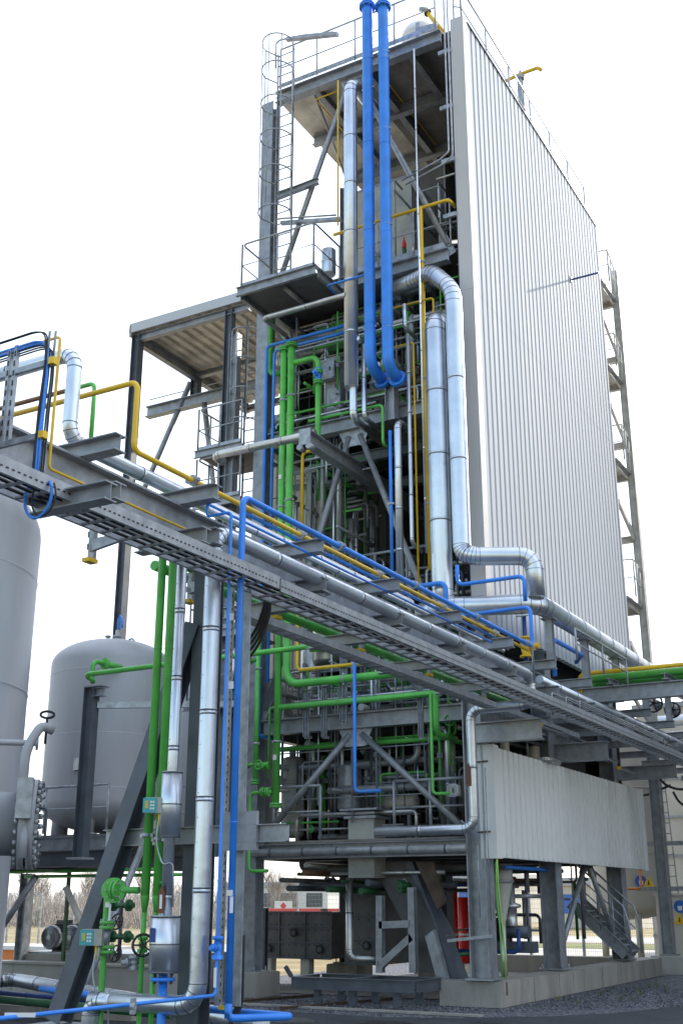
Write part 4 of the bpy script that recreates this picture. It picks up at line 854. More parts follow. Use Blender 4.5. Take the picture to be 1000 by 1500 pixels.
# steel platform under the tank
pl = thing('tank_platform', 'grey steel platform on raking tube legs carrying the smaller tank', 'platform', (-15, 16, 0))
zp = 2.62; yf = 14.9
for z, h, y in ((zp-.12, .22, yf),):
    mb = MB(); mb.ibeam((-17.6, yf, z), (-12.2, yf, z), h, .16, 'steel'); mb.build('beam', pl)
    mb = MB(); mb.ibeam((-17.6, 18.0, z), (-12.9, 18.0, z), h, .16, 'steel'); mb.build('beam', pl)
for x in (-17.4, -16.2, -14.9, -13.4): mb = MB(); mb.ibeam((x, yf+.1, zp-.36), (x, 17.9, zp-.36), .26, .14, 'steel_dark'); mb.build('beam', pl)
mb = MB(); mb.ibeam((-17.8, yf+.05, zp-.36), (-12.6, yf+.05, zp-.36), .24, .16, 'steel_dark'); mb.build('beam', pl)
mb = MB(); mb.box((-17.4, yf+.1, zp-.005), (-12.9, 18, zp+.03), 'module_grey'); mb.build('deck_plate', pl)
railing([(-17.3, 18, zp+.05), (-12.9, 18, zp+.05)], 1.0, 1.3, parent=pl); railing([(-15.4, yf, zp+.05), (-12.7, yf, zp+.05)], .75, 1.2, parent=pl, toe=False)
for (u0, v0, u1, v1) in ((53, 1284, -8, 1375), (97, 1300, 140, 1400), (213, 1230, 135, 1420), (60, 1288, 62, 1400)):
    mb = MB(); a = P(u0, v0, 'y', yf+.2); e = P(u1, v1, 'y', yf+.2 if u0 != 213 else 14); mb.tube([a, Vector((e.x, e.y, 0)) if u0 == 60 else a+(e-a)*1.25], .055, 'cream' if u0 == 97 else 'steel', 12)
    if u0 != 60: mb.build('brace', pl)
for x in (-16.9, -14.95, -12.95):
    mb = MB(); mb.ibeam((x, 17.6, 0), (x, 17.6, zp-.5), .2, .2, 'galv', web=(1, 0, 0)); mb.build('leg', pl)
mb = MB(); mb.ibeam((-16.3, 14.9, .4), (-16.3, 14.9, zp-.5), .18, .16, 'galv', web=(1, 0, 0)); mb.build('leg', pl)
for z, y in ((2.12, 16.2), (2.05, 17.0)):
    pipe('slim green line running level under the tank platform', 'green', 0, [Vector((-16.4, y, z)), Vector((-12.5, y, z))], d=.06, group='green lines under the tank platform')
# big tank at the far left edge
K = 1.43; by = 8.4*K; bt_c = P(-176, 1000, 'y', by); br = pxm(bt_c, 222)*.95; bx = bt_c.x
t3 = thing('storage_tank', 'very large dark grey upright tank cut off by the left edge', 'tank', (bx, by, .3))
zt3 = P(48, 800, 'y', by).z+br*.5+.7
mb = MB(); mb.lathe([(br, 2.6)]+[(max(.001, br*math.cos(k*PI/24)), zt3-br*.5+br*.5*math.sin(k*PI/24)) for k in range(13)], (bx, by, 0), (0, 0, 1), 'tank_paint', 128); mb.build('shell', t3)
mb = MB(); mb.lathe([(br*.985, .0), (br*.985, 2.58)], (bx, by, 0), (0, 0, 1), 'tank_paint', 96); mb.build('skirt', t3)
for u, v in ((48, 805), (35, 985)):
    z = P(u, v, 'y', by).z; mb = MB(); mb.lathe([(br+.001, -.02), (br+.01, 0), (br+.001, .02)], (bx, by, z), (0, 0, 1), 'tank_paint', 128); mb.build('weld_seam', t3)
nd = Vector((.76, .65, 0)).normalized(); u_ = nd.cross(Vector((0, 0, 1))).normalized(); Z_ = Vector((0, 0, 1))
fc = P(41, 1207, 'y', (8.4-.6)*K)
cw = -u_ if u_.y > 0 else u_                     # the side of the manway that faces the yard
mb = MB(); mb.tube([fc-nd*1.0*K, fc], .27*K, 'tank_paint', 48); mb.lathe([(.44*K, 0), (.38*K, .08*K), (.275*K, .14*K)], fc-nd*.42*K, nd, 'tank_paint', 48); mn = mb.build('manway', t3)
for s in (-.03, .045): mb = MB(); mb.tube([fc+nd*(s-.028)*K, fc+nd*(s+.028)*K], .385*K, 'tank_paint', 56); mb.build('flange', mn)
for k in range(24):
    mb = MB(); o_ = (u_*math.cos(k*PI/12)+Z_*math.sin(k*PI/12))*.35*K; mb.tube([fc+o_-nd*.10*K, fc+o_+nd*.12*K], .014*K, 'steel_dark', 6)
    for s in (-.095, .075): mb.tube([fc+o_+nd*s*K, fc+o_+nd*(s+.03)*K], .026*K, 'galv', 6)
    mb.build('bolt', mn)
a0 = fc+cw*.30*K
mb = MB(); q, _ = fillet([a0+Z_*.2*K-nd*.05*K, a0+Z_*.62*K-nd*.05*K, a0+Z_*.84*K+nd*.06*K-cw*.1*K, a0+Z_*.80*K+nd*.16*K-cw*.15*K], .12*K, 6); mb.tube(q, .042*K, 'tank_paint', 16)
mb.prism(a0+Z_*.02*K, a0+Z_*.36*K, [(-.085*K, -.07*K), (.045*K, -.07*K), (.045*K, .16*K), (-.085*K, .16*K)], nd, cw, 'galv'); mb.tube([a0+cw*.05*K+Z_*-.3*K, a0+cw*.05*K+Z_*.02*K], .035*K, 'tank_paint', 14); mb.build('davit_arm', mn)
c_ = fc+nd*.10*K+Z_*.94*K+cw*.15*K; mb = MB(); mb.tube([c_+(nd*.06*math.cos(R(a))+Z_*.03*math.sin(R(a)))*K for a in range(0, 361, 24)], .012*K, 'black', 8, caps=False); mb.tube([c_-Z_*.04*K, c_-Z_*.26*K], .012*K, 'black', 6); mb.build('davit_handle', mn)
mb = MB(); q, _ = fillet([fc+nd*.07*K+Z_*.13*K, fc+nd*.16*K+Z_*.13*K, fc+nd*.16*K-Z_*.13*K, fc+nd*.07*K-Z_*.13*K], .03*K, 4); mb.tube([x+cw*.1*K for x in q], .012*K, 'steel_dark', 8); mb.build('handle', mn)
nz = P(32, 1088, 'y', by+.2); mb = MB(); mb.tube([nz-nd*.8, nz+nd*.14*K], .03*K, 'tank_paint', 14)
for s in (.10, .15): mb.ring(nz+nd*s*K, nd, .07*K, .022*K, 'steel', 18)
mb.build('nozzle', t3)
# ================================================================ LEFT GROUND
w_ = thing('low_wall', 'low concrete retaining wall behind the silver ground pipe at lower left', 'wall', (-15, 16.5, 0))
mb = MB()
for k in range(6): mb.box((-24+k*1.9, 16.9, 0), (-24+k*1.9+1.89, 17.2, .52-(.003 if k % 2 else 0)), 'concrete_light')
mb.build('wall_panels', w_); mb = MB(); mb.box((-24, 16.85, .525), (-12.75, 17.3, .56), 'concrete_light'); mb.build('coping', w_)
pls = thing('motor_plinth', 'raised concrete plinth under the twin electric motors at left', 'plinth', (-15.2, 18.4, 0))
mb = MB(); mb.box((-17, 17.6, 0), (-13.2, 19.6, .66), 'concrete'); mb.build('block', pls); mb = MB(); mb.box((-16.9, 17.7, .66), (-13.3, 19.5, .70), 'steel'); mb.build('base_frame', pls)
for k, u in enumerate((74, 104)):
    c_ = P(u, 1373, 'y', 17.75); c_.z = max(c_.z, .9); r = pxm(c_, 16); t = thing('electric_motor', ('left' if k == 0 else 'right')+' one of the twin grey electric motors with round fan grilles', 'motor', (c_.x, 18.2, .7))
    mb = MB(); mb.tube([c_, c_+Vector((0, .75, 0))], r, 'steel_dark', 24)
    for i in range(20): a = i*PI/10; d_ = Vector((math.cos(a), 0, math.sin(a))); mb.bar(c_+d_*(r+.012)+Vector((0, .1, 0)), c_+d_*(r+.012)+Vector((0, .65, 0)), .008, .03, 'steel_dark', up=d_)
    mb.build('housing', t); mb = MB(); mb.lathe([(r*.25, -.05), (r*.9, -.05), (r*1.05, -.01), (r*1.05, .08)], c_, (0, 1, 0), 'galv', 28)
    for rr in (.3, .45, .6, .75): mb.tube([c_+Vector((r*rr*math.cos(R(a)), -.055, r*rr*math.sin(R(a)))) for a in range(0, 361, 20)], .006, 'black', 5, caps=False)
    mb.build('fan_cowl', t); mb = MB(); mb.box((c_.x-r*.8, 18.0, .70), (c_.x+r*.8, 18.4, c_.z-r*.8), 'steel_dark'); mb.build('foot', t); mb = MB(); mb.box((c_.x-.1, 18.0, c_.z+r*.9), (c_.x+.1, 18.25, c_.z+r+.1), 'steel_dark'); mb.build('terminal_box', t)
mb = MB(); p = P(92, 1395, 'y', 17.4); mb.channel(Vector((p.x, 17.4, .56)), Vector((p.x, 17.4, 2.3)), .06, .05, 'green_dark', web=(1, 0, 0)); tag(mb.build('cable_post'), 'narrow dark strut rising between the twin motors', 'post')
mb = MB(); mb.box((-20.5, 19.8, 0), (-16.8, 20.8, .62), 'orange'); mb.box((-20.5, 19.7, .62), (-16.8, 20.9, .7), 'white_paint'); tag(mb.build('barrier'), 'low orange and white barrier beyond the concrete wall at left', 'barrier')
# pipes at ground level left
g0 = P(22, 1432, 'z', .45); g1_ = P(210, 1474, 'z', .36); g2_ = g1_+(g1_-g0)*.6; g1_.z = g2_.z = .4
pipe('large silver insulated pipe lying low across the lower left corner', 'lagging', 0, [Vector((g0.x-.5, g0.y-.9, .15)), Vector((g0.x-.25, g0.y-.3, .4)), Vector((g0.x, g0.y, .42)), g1_, g2_], lag=True, d=.2, seams=1.2)
for k, (v0, v1, m_, dd, lb) in enumerate(((1454, 1474, 'blue_dark', .075, 'dark blue pipe lying beside the large silver ground pipe'), (1464, 1483, 'green_dark', .11, 'dark green pipe lying nearest on the ground at lower left'), (1461, 1479, 'green_dark', .06, 'slim dark green pipe lying between the ground pipes'))):
    a = P(0, v0, 'z', .3-.05*k); b = P(215, v1, 'z', .3-.05*k); pipe(lb, m_, 0, [a-(b-a)*.3, b+(b-a)*.15], d=dd)
for k in range(3):
    a = P(20+k*70, 1478+k*2, 'z', .1); mb = MB(); mb.box((a.x-.5, a.y-.1, 0), (a.x+.5, a.y+.1, .16), 'concrete'); tag(mb.build('pipe_sleeper'), 'small concrete sleeper under the ground pipes at lower left', 'sleeper', 'sleepers under the ground pipes')
# small valve cluster behind the green branch
for u, v, lb in ((178, 1326, 'small green valve cluster hanging behind the green branch, upper one'), (176, 1372, 'small green valve cluster behind the green branch, lower one')):
    c_ = P(u, v, 'y', 9.9); t = thing('valve', lb, 'valve', tuple(c_)); mb = MB(); mb.tube([c_-Vector((.16, 0, 0)), c_+Vector((.16, 0, 0))], .03, 'green_dark', 10); mb.tube([c_-Vector((0, 0, .2)), c_+Vector((0, 0, .2))], .02, 'steel_dark', 8); mb.ring(c_-Vector((.1, 0, 0)), (1, 0, 0), .06, .03, 'green_dark', 14); mb.ring(c_+Vector((.1, 0, 0)), (1, 0, 0), .06, .03, 'green_dark', 14); mb.build('body', t)
    mb = MB(); w0 = c_+Vector((0, -.06, -.16)); mb.tube([w0+Vector((.075*math.cos(R(a)), .02*math.sin(R(a)), .075*math.sin(R(a)))) for a in range(0, 361, 24)], .01, 'black', 6, caps=False)
    for a in range(0, 180, 60): d_ = Vector((.075*math.cos(R(a)), 0, .075*math.sin(R(a)))); mb.tube([w0-d_, w0+d_], .007, 'black', 5)
    mb.build('handwheel', t)
# ================================================================ INSIDE AND UNDER THE TOWER
def vessel(label, x, y, z0, z1, r, m, bands=2, nozzles=(), group=None, par=None, name='vessel', cat='vessel', d=.35):
    t = thing(name, label, cat, (x, y, z0), group); mb = MB(); mb.lathe(dome(r, r*d, z0, z1, 7), (x, y, 0), (0, 0, 1), m, 32); mb.build('shell', t)
    for k in range(bands):
        z = z0+(z1-z0)*(k+1)/(bands+1); mb = MB(); mb.ring((x, y, z), (0, 0, 1), r*1.03, .05, m, 32); mb.build('band', t)
    for (a, z, L) in nozzles:
        dr = Vector((math.cos(R(a)), math.sin(R(a)), 0)); mb = MB(); c_ = Vector((x, y, z)); mb.tube([c_+dr*r*.8, c_+dr*(r+L)], .06, m, 12); mb.ring(c_+dr*(r+L), dr, .11, .05, 'steel', 16); mb.build('nozzle', t)
    return t
def V(label, u, v0, v1, w_, y, m, **k):
    a = P(u, v1, 'y', y); b = go(a, 'z', v0); return vessel(label, a.x, y, a.z, b.z, pxm(a, w_)/2, m, **k)
V('pale grey insulated column behind the left middle brace', 470, 735, 880, 42, 19.6, 'cream', bands=3, nozzles=((270, 9.2, .2),))
V('grey column to the right of the pale insulated one in the middle bay', 489, 730, 880, 26, 19.4, 'module_grey', bands=2)
V('grey filter vessel with a bolted lid in the lower left bay', 428, 1108, 1228, 34, 19.5, 'beige_box', nozzles=((250, 3.8, .15), (300, 3.4, .2)))
V('grey upright reactor behind the square duct in the lower bay', 512, 1118, 1190, 36, 19.4, 'steel', bands=1)
V('thin silver column in the dark middle bay', 513, 760, 860, 17, 20.2, 'lag_dull', bands=1)
V('tall silver vessel hidden behind the middle of the rack', 478, 880, 975, 40, 19.8, 'lag_dull')
V('pale silver vessel behind the level green pipes', 455, 950, 1050, 30, 19.8, 'lag_dull')
V('pale grey column above the ribbed screen near the corner', 740, 1085, 1130, 14, 20.5, 'cream'); V('pale grey column above the ribbed screen further back', 783, 1092, 1130, 18, 22, 'cream')
V('shiny short drum high in the left bay below the balcony', 481, 365, 405, 22, 19.2, 'lagging', bands=1)
def hv(label, u0, u1, v, w_, y, m, **k):
    a = P(u0, v, 'y', y); b = go(a, 'x', u1); r = pxm(a, w_)/2; t = thing('drum', label, 'vessel', tuple(a)); L = (b-a).length
    mb = MB(); mb.lathe(dome(r, r*.35, 0, L, 6), a, (b-a), m, 28); mb.build('shell', t)
    for s in (.25, .75): mb = MB(); c_ = a+(b-a)*s; mb.box(c_-Vector((.04, r*.7, r*1.6)), c_+Vector((.04, r*.7, -r*.6)), 'steel_dark'); mb.build('saddle', t)
t5 = vessel('second grey upright tank mostly hidden behind the thick silver riser', P(318, 1100, 'y', 20.5).x, 20.5, 2.7, P(318, 985, 'y', 20.5).z, 1.35, 'tank_paint', bands=0)
hv('short level cream drum behind the right lower brace', 565, 612, 1176, 22, 19.6, 'cream')
hv('large level silver drum under the third deck', 402, 520, 520, 34, 19.6, 'lagging'); hv('level silver drum behind the two blue elbows', 520, 612, 470, 26, 19.8, 'lagging')
hv('level dull silver drum right of the green valve', 470, 590, 560, 22, 19.5, 'lag_dull'); hv('large shiny level drum beneath the upper deck', 568, 652, 428, 30, 19.0, 'lagging'); hv('level silver drum in the left bay near the column', 395, 440, 620, 20, 19.4, 'lagging')
def boxm(name, label, cat, u0, v0, u1, v1, y, dpt, m, parts=()):
    a = P(u0, v1, 'y', y); b = P(u1, v0, 'y', y); b = Vector((P(u1, v1, 'y', y).x, y, P(u0, v0, 'y', y).z)); t = thing(name, label, cat, (a.x, y, a.z))
    mb = MB(); mb.box(a, (b.x, y+dpt, b.z), m); mb.build('body', t)
    mb = MB(); w2 = .02
    for x in (a.x, b.x): mb.box((x-w2, y-.012, a.z), (x+w2, y-.001, b.z), 'steel')
    for z in (a.z, b.z): mb.box((a.x+w2, y-.011, z-w2), (b.x-w2, y-.002, z+w2), 'steel')
    mb.build('frame', t); mb = MB(); mb.box((b.x-.09, y-.03, (a.z+b.z)/2-.04), (b.x-.07, y-.002, (a.z+b.z)/2+.04), 'steel_dark'); mb.build('handle', t); return t, a, b
boxm('equipment_enclosure', 'large grey framed enclosure on the upper deck behind the big blue pipes', 'enclosure', 512, 285, 604, 395, 20.2, 3, 'beige_box')
boxm('cabinet', 'pale cabinet in the lower bay right of the reactor', 'cabinet', 527, 1138, 562, 1182, 19.9, .4, 'beige_box'); boxm('cabinet', 'light blue grey cabinet between the green drop pipe and wide silver riser', 'cabinet', 476, 527, 497, 612, 18.9, .5, 'galv')
boxm('junction_box', 'small pale junction box near the right lower brace end', 'box', 656, 1150, 670, 1166, 18.4, .15, 'beige_box'); boxm('junction_box', 'small grey box beside the green valve at the left bay', 'box', 470, 530, 488, 556, 18.7, .2, 'galv')
boxm('duct', 'dark sheet metal duct filling the back of the upper bay', 'duct', 606, 250, 655, 385, 21.5, 3.5, 'module_grey'); boxm('duct', 'wide dark duct under the roof at the right', 'duct', 570, 100, 645, 200, 23.2, 3, 'module_grey')
# small alarm light on upper deck
t = thing('relief_valve', 'small red topped relief valve standing on the upper deck by the rail', 'valve', tuple(P(592, 384, 'y', 18.9))); p = P(592, 384, 'y', 18.9)
mb = MB(); mb.lathe([(.06, 0), (.06, .12), (.04, .15), (.05, .3), (.03, .34)], p, (0, 0, 1), 'green_dark', 14); mb.build('body', t); mb = MB(); mb.lathe([(.045, .34), (.05, .44), (.02, .52), (.012, .6)], p, (0, 0, 1), 'red', 14); mb.build('cap', t)
# square duct with hopper collar in the centre of the lower bay
t = thing('square_duct', 'pale square duct with stepped collar passing down behind the lowest front beam', 'duct', tuple(P(525, 1285, 'y', 18.85)))
a = P(510, 1286, 'y', 18.85); x0 = a.x; x1 = P(548, 1286, 'y', 18.85).x; za, zb2, zc2 = a.z, P(510, 1200, 'y', 18.85).z, P(505, 1180, 'y', 18.85).z
mb = MB(); mb.box((x0, 18.85, za), (x1, 19.3, zb2), 'beige_box'); mb.build('duct_body', t)
for k, (o_, h) in enumerate(((.06, .05), (.03, .05), (.12, .035))): z = zb2+k*.07; mb = MB(); mb.box((x0-o_, 18.85-o_, z+.002), (x1+o_, 19.3+o_, z+h), 'steel'); mb.build('collar', t)
# big diagonal chute
t = thing('chute', 'massive dark grey diagonal steel chute slanting down under the tower to the right', 'chute', (-9, 19.4, 0))
def quad3(pts, y0, y1, m, nm, par):
    v = [(P(u, vv, 'y', y0)) for u, vv in pts]; X = Vector((1, 0, 0)); Z = Vector((0, 0, 1)); mb = MB(); c0 = Vector((0, y0, 0))
    mb.prism(c0, Vector((0, y1, 0)), [(q.x, q.z) for q in v], X, Z, m); return mb.build(nm, par)
quad3([(543, 1262), (594, 1262), (652, 1372), (652, 1425), (618, 1425), (590, 1352)], 19.3, 19.75, 'module_grey', 'body', t)
quad3([(592, 1262), (603, 1262), (672, 1438), (655, 1438), (632, 1342)], 19.15, 19.6, 'steel_dark', 'side_flange', t)
quad3([(608, 1262), (634, 1262), (652, 1322), (640, 1332)], 19.05, 19.14, 'rust', 'rusty_plate', t)
quad3([(655, 1438), (640, 1438), (622, 1372), (634, 1362)], 19.0, 19.14, 'steel', 'bolted_leg', t)
for (u0, v0, u1, v1) in ((603, 1300, 606, 1425), (557, 1312, 557, 1425), (557, 1355, 606, 1353), (557, 1415, 604, 1372)):
    mb = MB(); a = P(u0, v0, 'y', 18.95); e = P(u1, v1, 'y', 18.95); mb.ibeam(a, e, .13, .12, 'steel', web=(0, 1, 0)); mb.build('frame_member', t)
def riveted(label, u0, v0, u1, v1, y, dp, rows, cols_, fan=False):
    a = P(u0, v1, 'y', y); b = P(u1, v0, 'y', y); t = thing('riveted_casing', label, 'casing', (a.x, y, a.z)); mb = MB(); mb.box((a.x, y, a.z), (b.x, y+dp, b.z), 'module_grey')
    nb = 0
    for r in range(rows+1):
        z = a.z+(b.z-a.z)*r/rows
        for c_ in range(cols_*4):
            x = a.x+(b.x-a.x)*(c_+.5)/(cols_*4)
            for s in (-.05, .05):
                if a.z < z+s < b.z: mb.box((x-.009, y-.012, z+s-.009), (x+.009, y-.001, z+s+.009), 'black')
    mb.build('casing', t)
    for r in range(rows+1): z = a.z+(b.z-a.z)*r/rows; mb = MB(); mb.box((a.x, y-.03, z-.012), (b.x, y-.002, z+.012), 'steel_dark'); mb.build('flange_strip', t)
    for c_ in range(1, cols_): x = a.x+(b.x-a.x)*c_/cols_; mb = MB(); mb.box((x-.012, y-.028, a.z+.02), (x+.012, y-.003, b.z-.02), 'steel_dark'); mb.build('flange_strip', t)
    for c_ in range(cols_):
        x = a.x+(b.x-a.x)*(c_+.6)/cols_; z = a.z+(b.z-a.z)*(.2+.35*(c_ % 2)); mb = MB(); mb.tube([(x, y-.08, z), (x, y, z)], .05, 'steel_dark', 14); mb.ring((x, y-.06, z), (0, 1, 0), .085, .02, 'black', 14); mb.build('inspection_port', t)
    return t
riveted('wide grey riveted casing on stub legs seen through the gap below the tower', 372, 1336, 486, 1402, 21.2, 1.5, 3, 3); riveted('taller riveted casing with round ports right of the inner column', 505, 1275, 560, 1412, 20.9, 1.6, 4, 1)
for u in (395, 450):
    a = P(u, 1402, 'y', 21.4); mb = MB(); mb.box((a.x-.1, 21.3, 0.01), (a.x+.1, 21.5, a.z), 'cream'); tag(mb.build('support_block'), 'short pale stub leg under the wide riveted casing', 'leg', 'stub legs under the casing')
a = P(386, 1405, 'y', 20.6); mb = MB(); mb.ibeam((a.x, 20.6, .02), (a.x, 20.6, go(a, 'z', 1330).z), .12, .12, 'steel_dark'); tag(mb.build('steel_post'), 'thin dark post standing before the wide riveted casing', 'post')
q = path(('p', 512, 1285, 'y', 19.2), ('z', 1404), ('x', 555)); pipe('silver insulated pipe dropping beside the inner column under the tower', 'lag_dull', 11, q, lag=True)
# trolley
t = thing('rail_trolley', 'low flat steel trolley on small wheels standing under the tower front', 'trolley', (-10.4, 18.1, 0))
ta0 = P(433, 1437, 'y', 17.8); tz = .34; tx0, tx1, ty0, ty1 = ta0.x+.1, ta0.x+2.35, 17.5, 18.5
for a, b in (((tx0, ty0, tz), (tx1, ty0, tz)), ((tx0, ty1, tz), (tx1, ty1, tz)), ((tx0, ty0+.07, tz), (tx0, ty1-.07, tz)), ((tx1, ty0+.07, tz), (tx1, ty1-.07, tz)), (((tx0+tx1)/2, ty0+.07, tz), ((tx0+tx1)/2, ty1-.07, tz))):
    mb = MB(); mb.ibeam(a, b, .18, .1, 'steel_dark'); mb.build('frame_beam', t)
for x in (tx0+.45, tx0+1.1, tx1-.35):
    for y in (ty0+.1, ty1-.1):
        mb = MB(); mb.box((x-.05, y-.05, .15), (x+.05, y+.05, .26), 'steel_dark'); f = mb.build('fork', t); mb = MB(); mb.tube([(x, y-.025, .085), (x, y+.025, .085)], .08, 'steel_dark', 18); mb.build('wheel', f)
mb = MB(); mb.bar((tx0-.0, ty0, tz+.09), (tx0-.12, ty0, tz+.24), .05, .06, 'steel_dark'); mb.build('push_tab', t)
# clutter: pipes, valves and boxes packed into each open bay, built one by one
random.seed(21)
TANGLE = MB()
def clutter(zone, x0, x1, y0, y1, z0, z1, nv, nh, ny, mats, rr=(.02, .07)):
    tot = nv+nh+ny; solo = set(random.sample(range(tot), int(tot*.33)))
    for k in range(tot):
        m_ = random.choice(mats); r = random.uniform(*rr); x = random.uniform(x0, x1); y = random.uniform(y0, y1); z = random.uniform(z0, z1)
        if k < nv:
            a = random.uniform(z0, z0+.3*(z1-z0)); b = random.uniform(z0+.6*(z1-z0), z1); pts = [Vector((x, y, a)), Vector((x, y, b))]
            if random.random() < .6: pts.append(pts[-1]+Vector((random.choice((-1, 1))*random.uniform(.2, .8), 0, 0)))
            if random.random() < .4: pts.append(pts[-1]+Vector((0, random.uniform(.2, .7), 0)))
            kind = 'upright'
        elif k < nv+nh:
            L = random.uniform(.8, x1-x0); xa = random.uniform(x0, x1-L) if x1-L > x0 else x0; pts = [Vector((xa, y, z)), Vector((min(xa+L, x1), y, z))]
            if random.random() < .6: pts.append(pts[-1]+Vector((0, 0, random.choice((-1, 1))*random.uniform(.2, .6))))
            if random.random() < .5: pts.insert(0, pts[0]+Vector((0, 0, random.choice((-1, 1))*random.uniform(.2, .6))))
            kind = 'level'
        else:
            pts = [Vector((x, y0, z)), Vector((x, y0+random.uniform(1, 4), z))]; kind = 'inward running'
        if x0 < -12 and k % 3 == 0 and z0 < 13: pass
        c_ = {'lagging': 'silver', 'lag_dull': 'dull silver', 'steel': 'grey', 'galv': 'light grey', 'green': 'green', 'green_dark': 'dark green', 'module_grey': 'dark grey', 'blue': 'blue', 'yellow': 'yellow', 'copper_pipe': 'rusty', 'steel_dark': 'black', 'blue_dark': 'dark blue'}[m_]
        if k not in solo: pipe('', m_, 0, pts, d=r*2, lag=m_ in ('lagging', 'lag_dull') and r > .03, n=12, into=TANGLE); continue
        o = pipe(c_+' '+kind+' pipe '+zone, m_, 0, pts, d=r*2, lag=m_ in ('lagging', 'lag_dull') and r > .03, group=c_+' '+kind+' pipes '+zone, n=12)
        if k % 3 == 0: add_valve(o, (pts[0]+pts[1])/2, pts[1]-pts[0], max(r, .03), random.choice(('steel', 'green_dark', 'galv', 'steel_dark')), side=(random.choice((-1, 1))*.5, -1, 0), wheel=random.choice(('black', 'steel', 'green')), wr=random.uniform(.06, .11))
        if k % 4 == 1: add_flange(o, pts[0]+(pts[1]-pts[0])*.3, pts[1]-pts[0], max(r, .03), 'steel')
C1 = ['lagging', 'lag_dull', 'lag_dull', 'steel', 'galv', 'steel', 'green', 'module_grey']
clutter('in the left bay under the balcony', -12.2, -9.8, 18.8, 20.8, 10.9, 13.7, 22, 24, 7, C1+['lagging', 'green_dark'])
clutter('in the left middle bay behind the green risers', -12.2, -10.6, 18.9, 20.8, 6.6, 10.5, 24, 18, 6, C1)
for zn, z0, z1, n1, n2 in (('just behind the front beams of the left bay', 10.9, 13.6, 26, 22), ('just behind the front of the middle bay', 6.4, 10.3, 16, 8), ('just behind the front of the lower bays', 2.8, 6.4, 30, 22)):
    clutter(zn, -12.1, -8.2 if z0 != 6.4 else -10.6, 18.72, 19.5, z0, z1, n1, n2, 2, ['lagging', 'galv', 'steel', 'lagging', 'steel_dark', 'galv', 'green'], (.010, .028))
clutter('below the third floor beam', -10.6, -8.2, 18.8, 20.5, 10.9, 13.5, 14, 16, 5, C1)
clutter('deep inside the dark middle bay', -10.6, -8.2, 19.6, 21.5, 5.2, 8.2, 26, 12, 3, ['lag_dull', 'steel', 'module_grey', 'galv', 'steel_dark'])
clutter('behind the rack at second floor level', -12.1, -8.2, 18.9, 20.5, 5.0, 6.6, 22, 22, 5, C1+['green'])
clutter('in the lowest equipment bay', -12.1, -8.1, 18.95, 21.5, 2.75, 4.6, 34, 24, 5, ['lag_dull', 'steel', 'module_grey', 'galv', 'steel_dark', 'green', 'lagging', 'steel', 'galv', 'lag_dull'])
clutter('slung under the tower floor', -12.0, -7.9, 18.9, 25.5, 1.75, 2.3, 4, 12, 14, ['steel_dark', 'lag_dull', 'copper_pipe', 'module_grey', 'green_dark'], (.02, .06))
clutter('beneath the ribbed screen', -9.6, -7.9, 20, 26, .7, 2.2, 10, 5, 5, ['steel_dark', 'green_dark', 'blue_dark', 'steel', 'copper_pipe'], (.015, .04))
clutter('above the ribbed screen', -9.0, -7.9, 19.2, 26, 4.5, 5.9, 6, 8, 5, ['lag_dull', 'steel', 'lagging', 'module_grey'])
clutter('on the top deck', -10.4, -8.2, 19.3, 21.8, 14.1, 17.5, 7, 4, 2, ['steel', 'galv', 'lag_dull', 'module_grey'], (.015, .05))
tag(TANGLE.build('pipe_tangle'), 'dense tangle of small pipes packed through the open bays of the tower', 'pipes', kind='stuff')
# backing modules well inside each bay; bay shade put into the dark ones
for i, (x0, x1, y0, y1, z0, z1, m_, lb) in enumerate(((-11.9, -8.1, 22.6, 25.6, 2.7, 4.55, 'module_shade', 'process module deep inside the lowest bay, coloured dark as bay shade'), (-11.0, -8.0, 23.0, 26.2, 5.0, 10.4, 'module_shade', 'tall furnace block deep inside the middle bay, coloured dark as bay shade'),
        (-12.1, -8.0, 21.9, 25.6, 10.9, 13.6, 'module_shade', 'process module deep inside the bay under the balcony, coloured dark as bay shade'), (-12.1, -11.05, 21.9, 25.6, 5.0, 10.4, 'module_grey', 'grey clad module deep inside the left of the middle bay'))):
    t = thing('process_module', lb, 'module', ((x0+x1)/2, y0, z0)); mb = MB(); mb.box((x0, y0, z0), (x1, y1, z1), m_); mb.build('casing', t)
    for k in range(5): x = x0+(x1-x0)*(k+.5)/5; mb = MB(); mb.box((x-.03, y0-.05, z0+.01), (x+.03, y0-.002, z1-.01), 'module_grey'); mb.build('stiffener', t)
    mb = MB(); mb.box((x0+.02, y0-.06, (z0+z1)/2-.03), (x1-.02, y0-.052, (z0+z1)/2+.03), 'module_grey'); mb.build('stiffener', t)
# pump set and hoses under the ribbed screen
t = thing('pump_set', 'black and rusty pump set seen below the ribbed screen by the yellow hose', 'pump', tuple(P(752, 1390, 'y', 20.8))); c_ = P(752, 1365, 'y', 20.8)
mb = MB(); mb.tube([c_-Vector((.3, 0, 0)), c_+Vector((.3, 0, 0))], .11, 'steel_dark', 20); mb.box(c_+Vector((-.3, -.15, -.35)), c_+Vector((.4, .15, -.16)), 'steel_dark'); mb.build('body', t)
mb = MB(); mb.lathe([(.12, 0), (.12, .3), (.2, .32), (.2, .36), (.1, .4), (.1, .7)], c_+Vector((-.05, 0, .1)), (0, 0, 1), 'lag_dull', 18); mb.build('riser', t); mb = MB(); mb.lathe([(.05, 0), (.22, .08), (.24, .12), (.24, .3)], c_-Vector((.55, 0, 0)), (1, 0, 0), 'black', 20); mb.build('impeller_housing', t)
t = thing('cone_hopper', 'pale steel cone hopper between the first two feet of the ribbed side', 'hopper', tuple(P(742, 1350, 'y', 19.9))); c_ = P(735, 1345, 'y', 20.4)
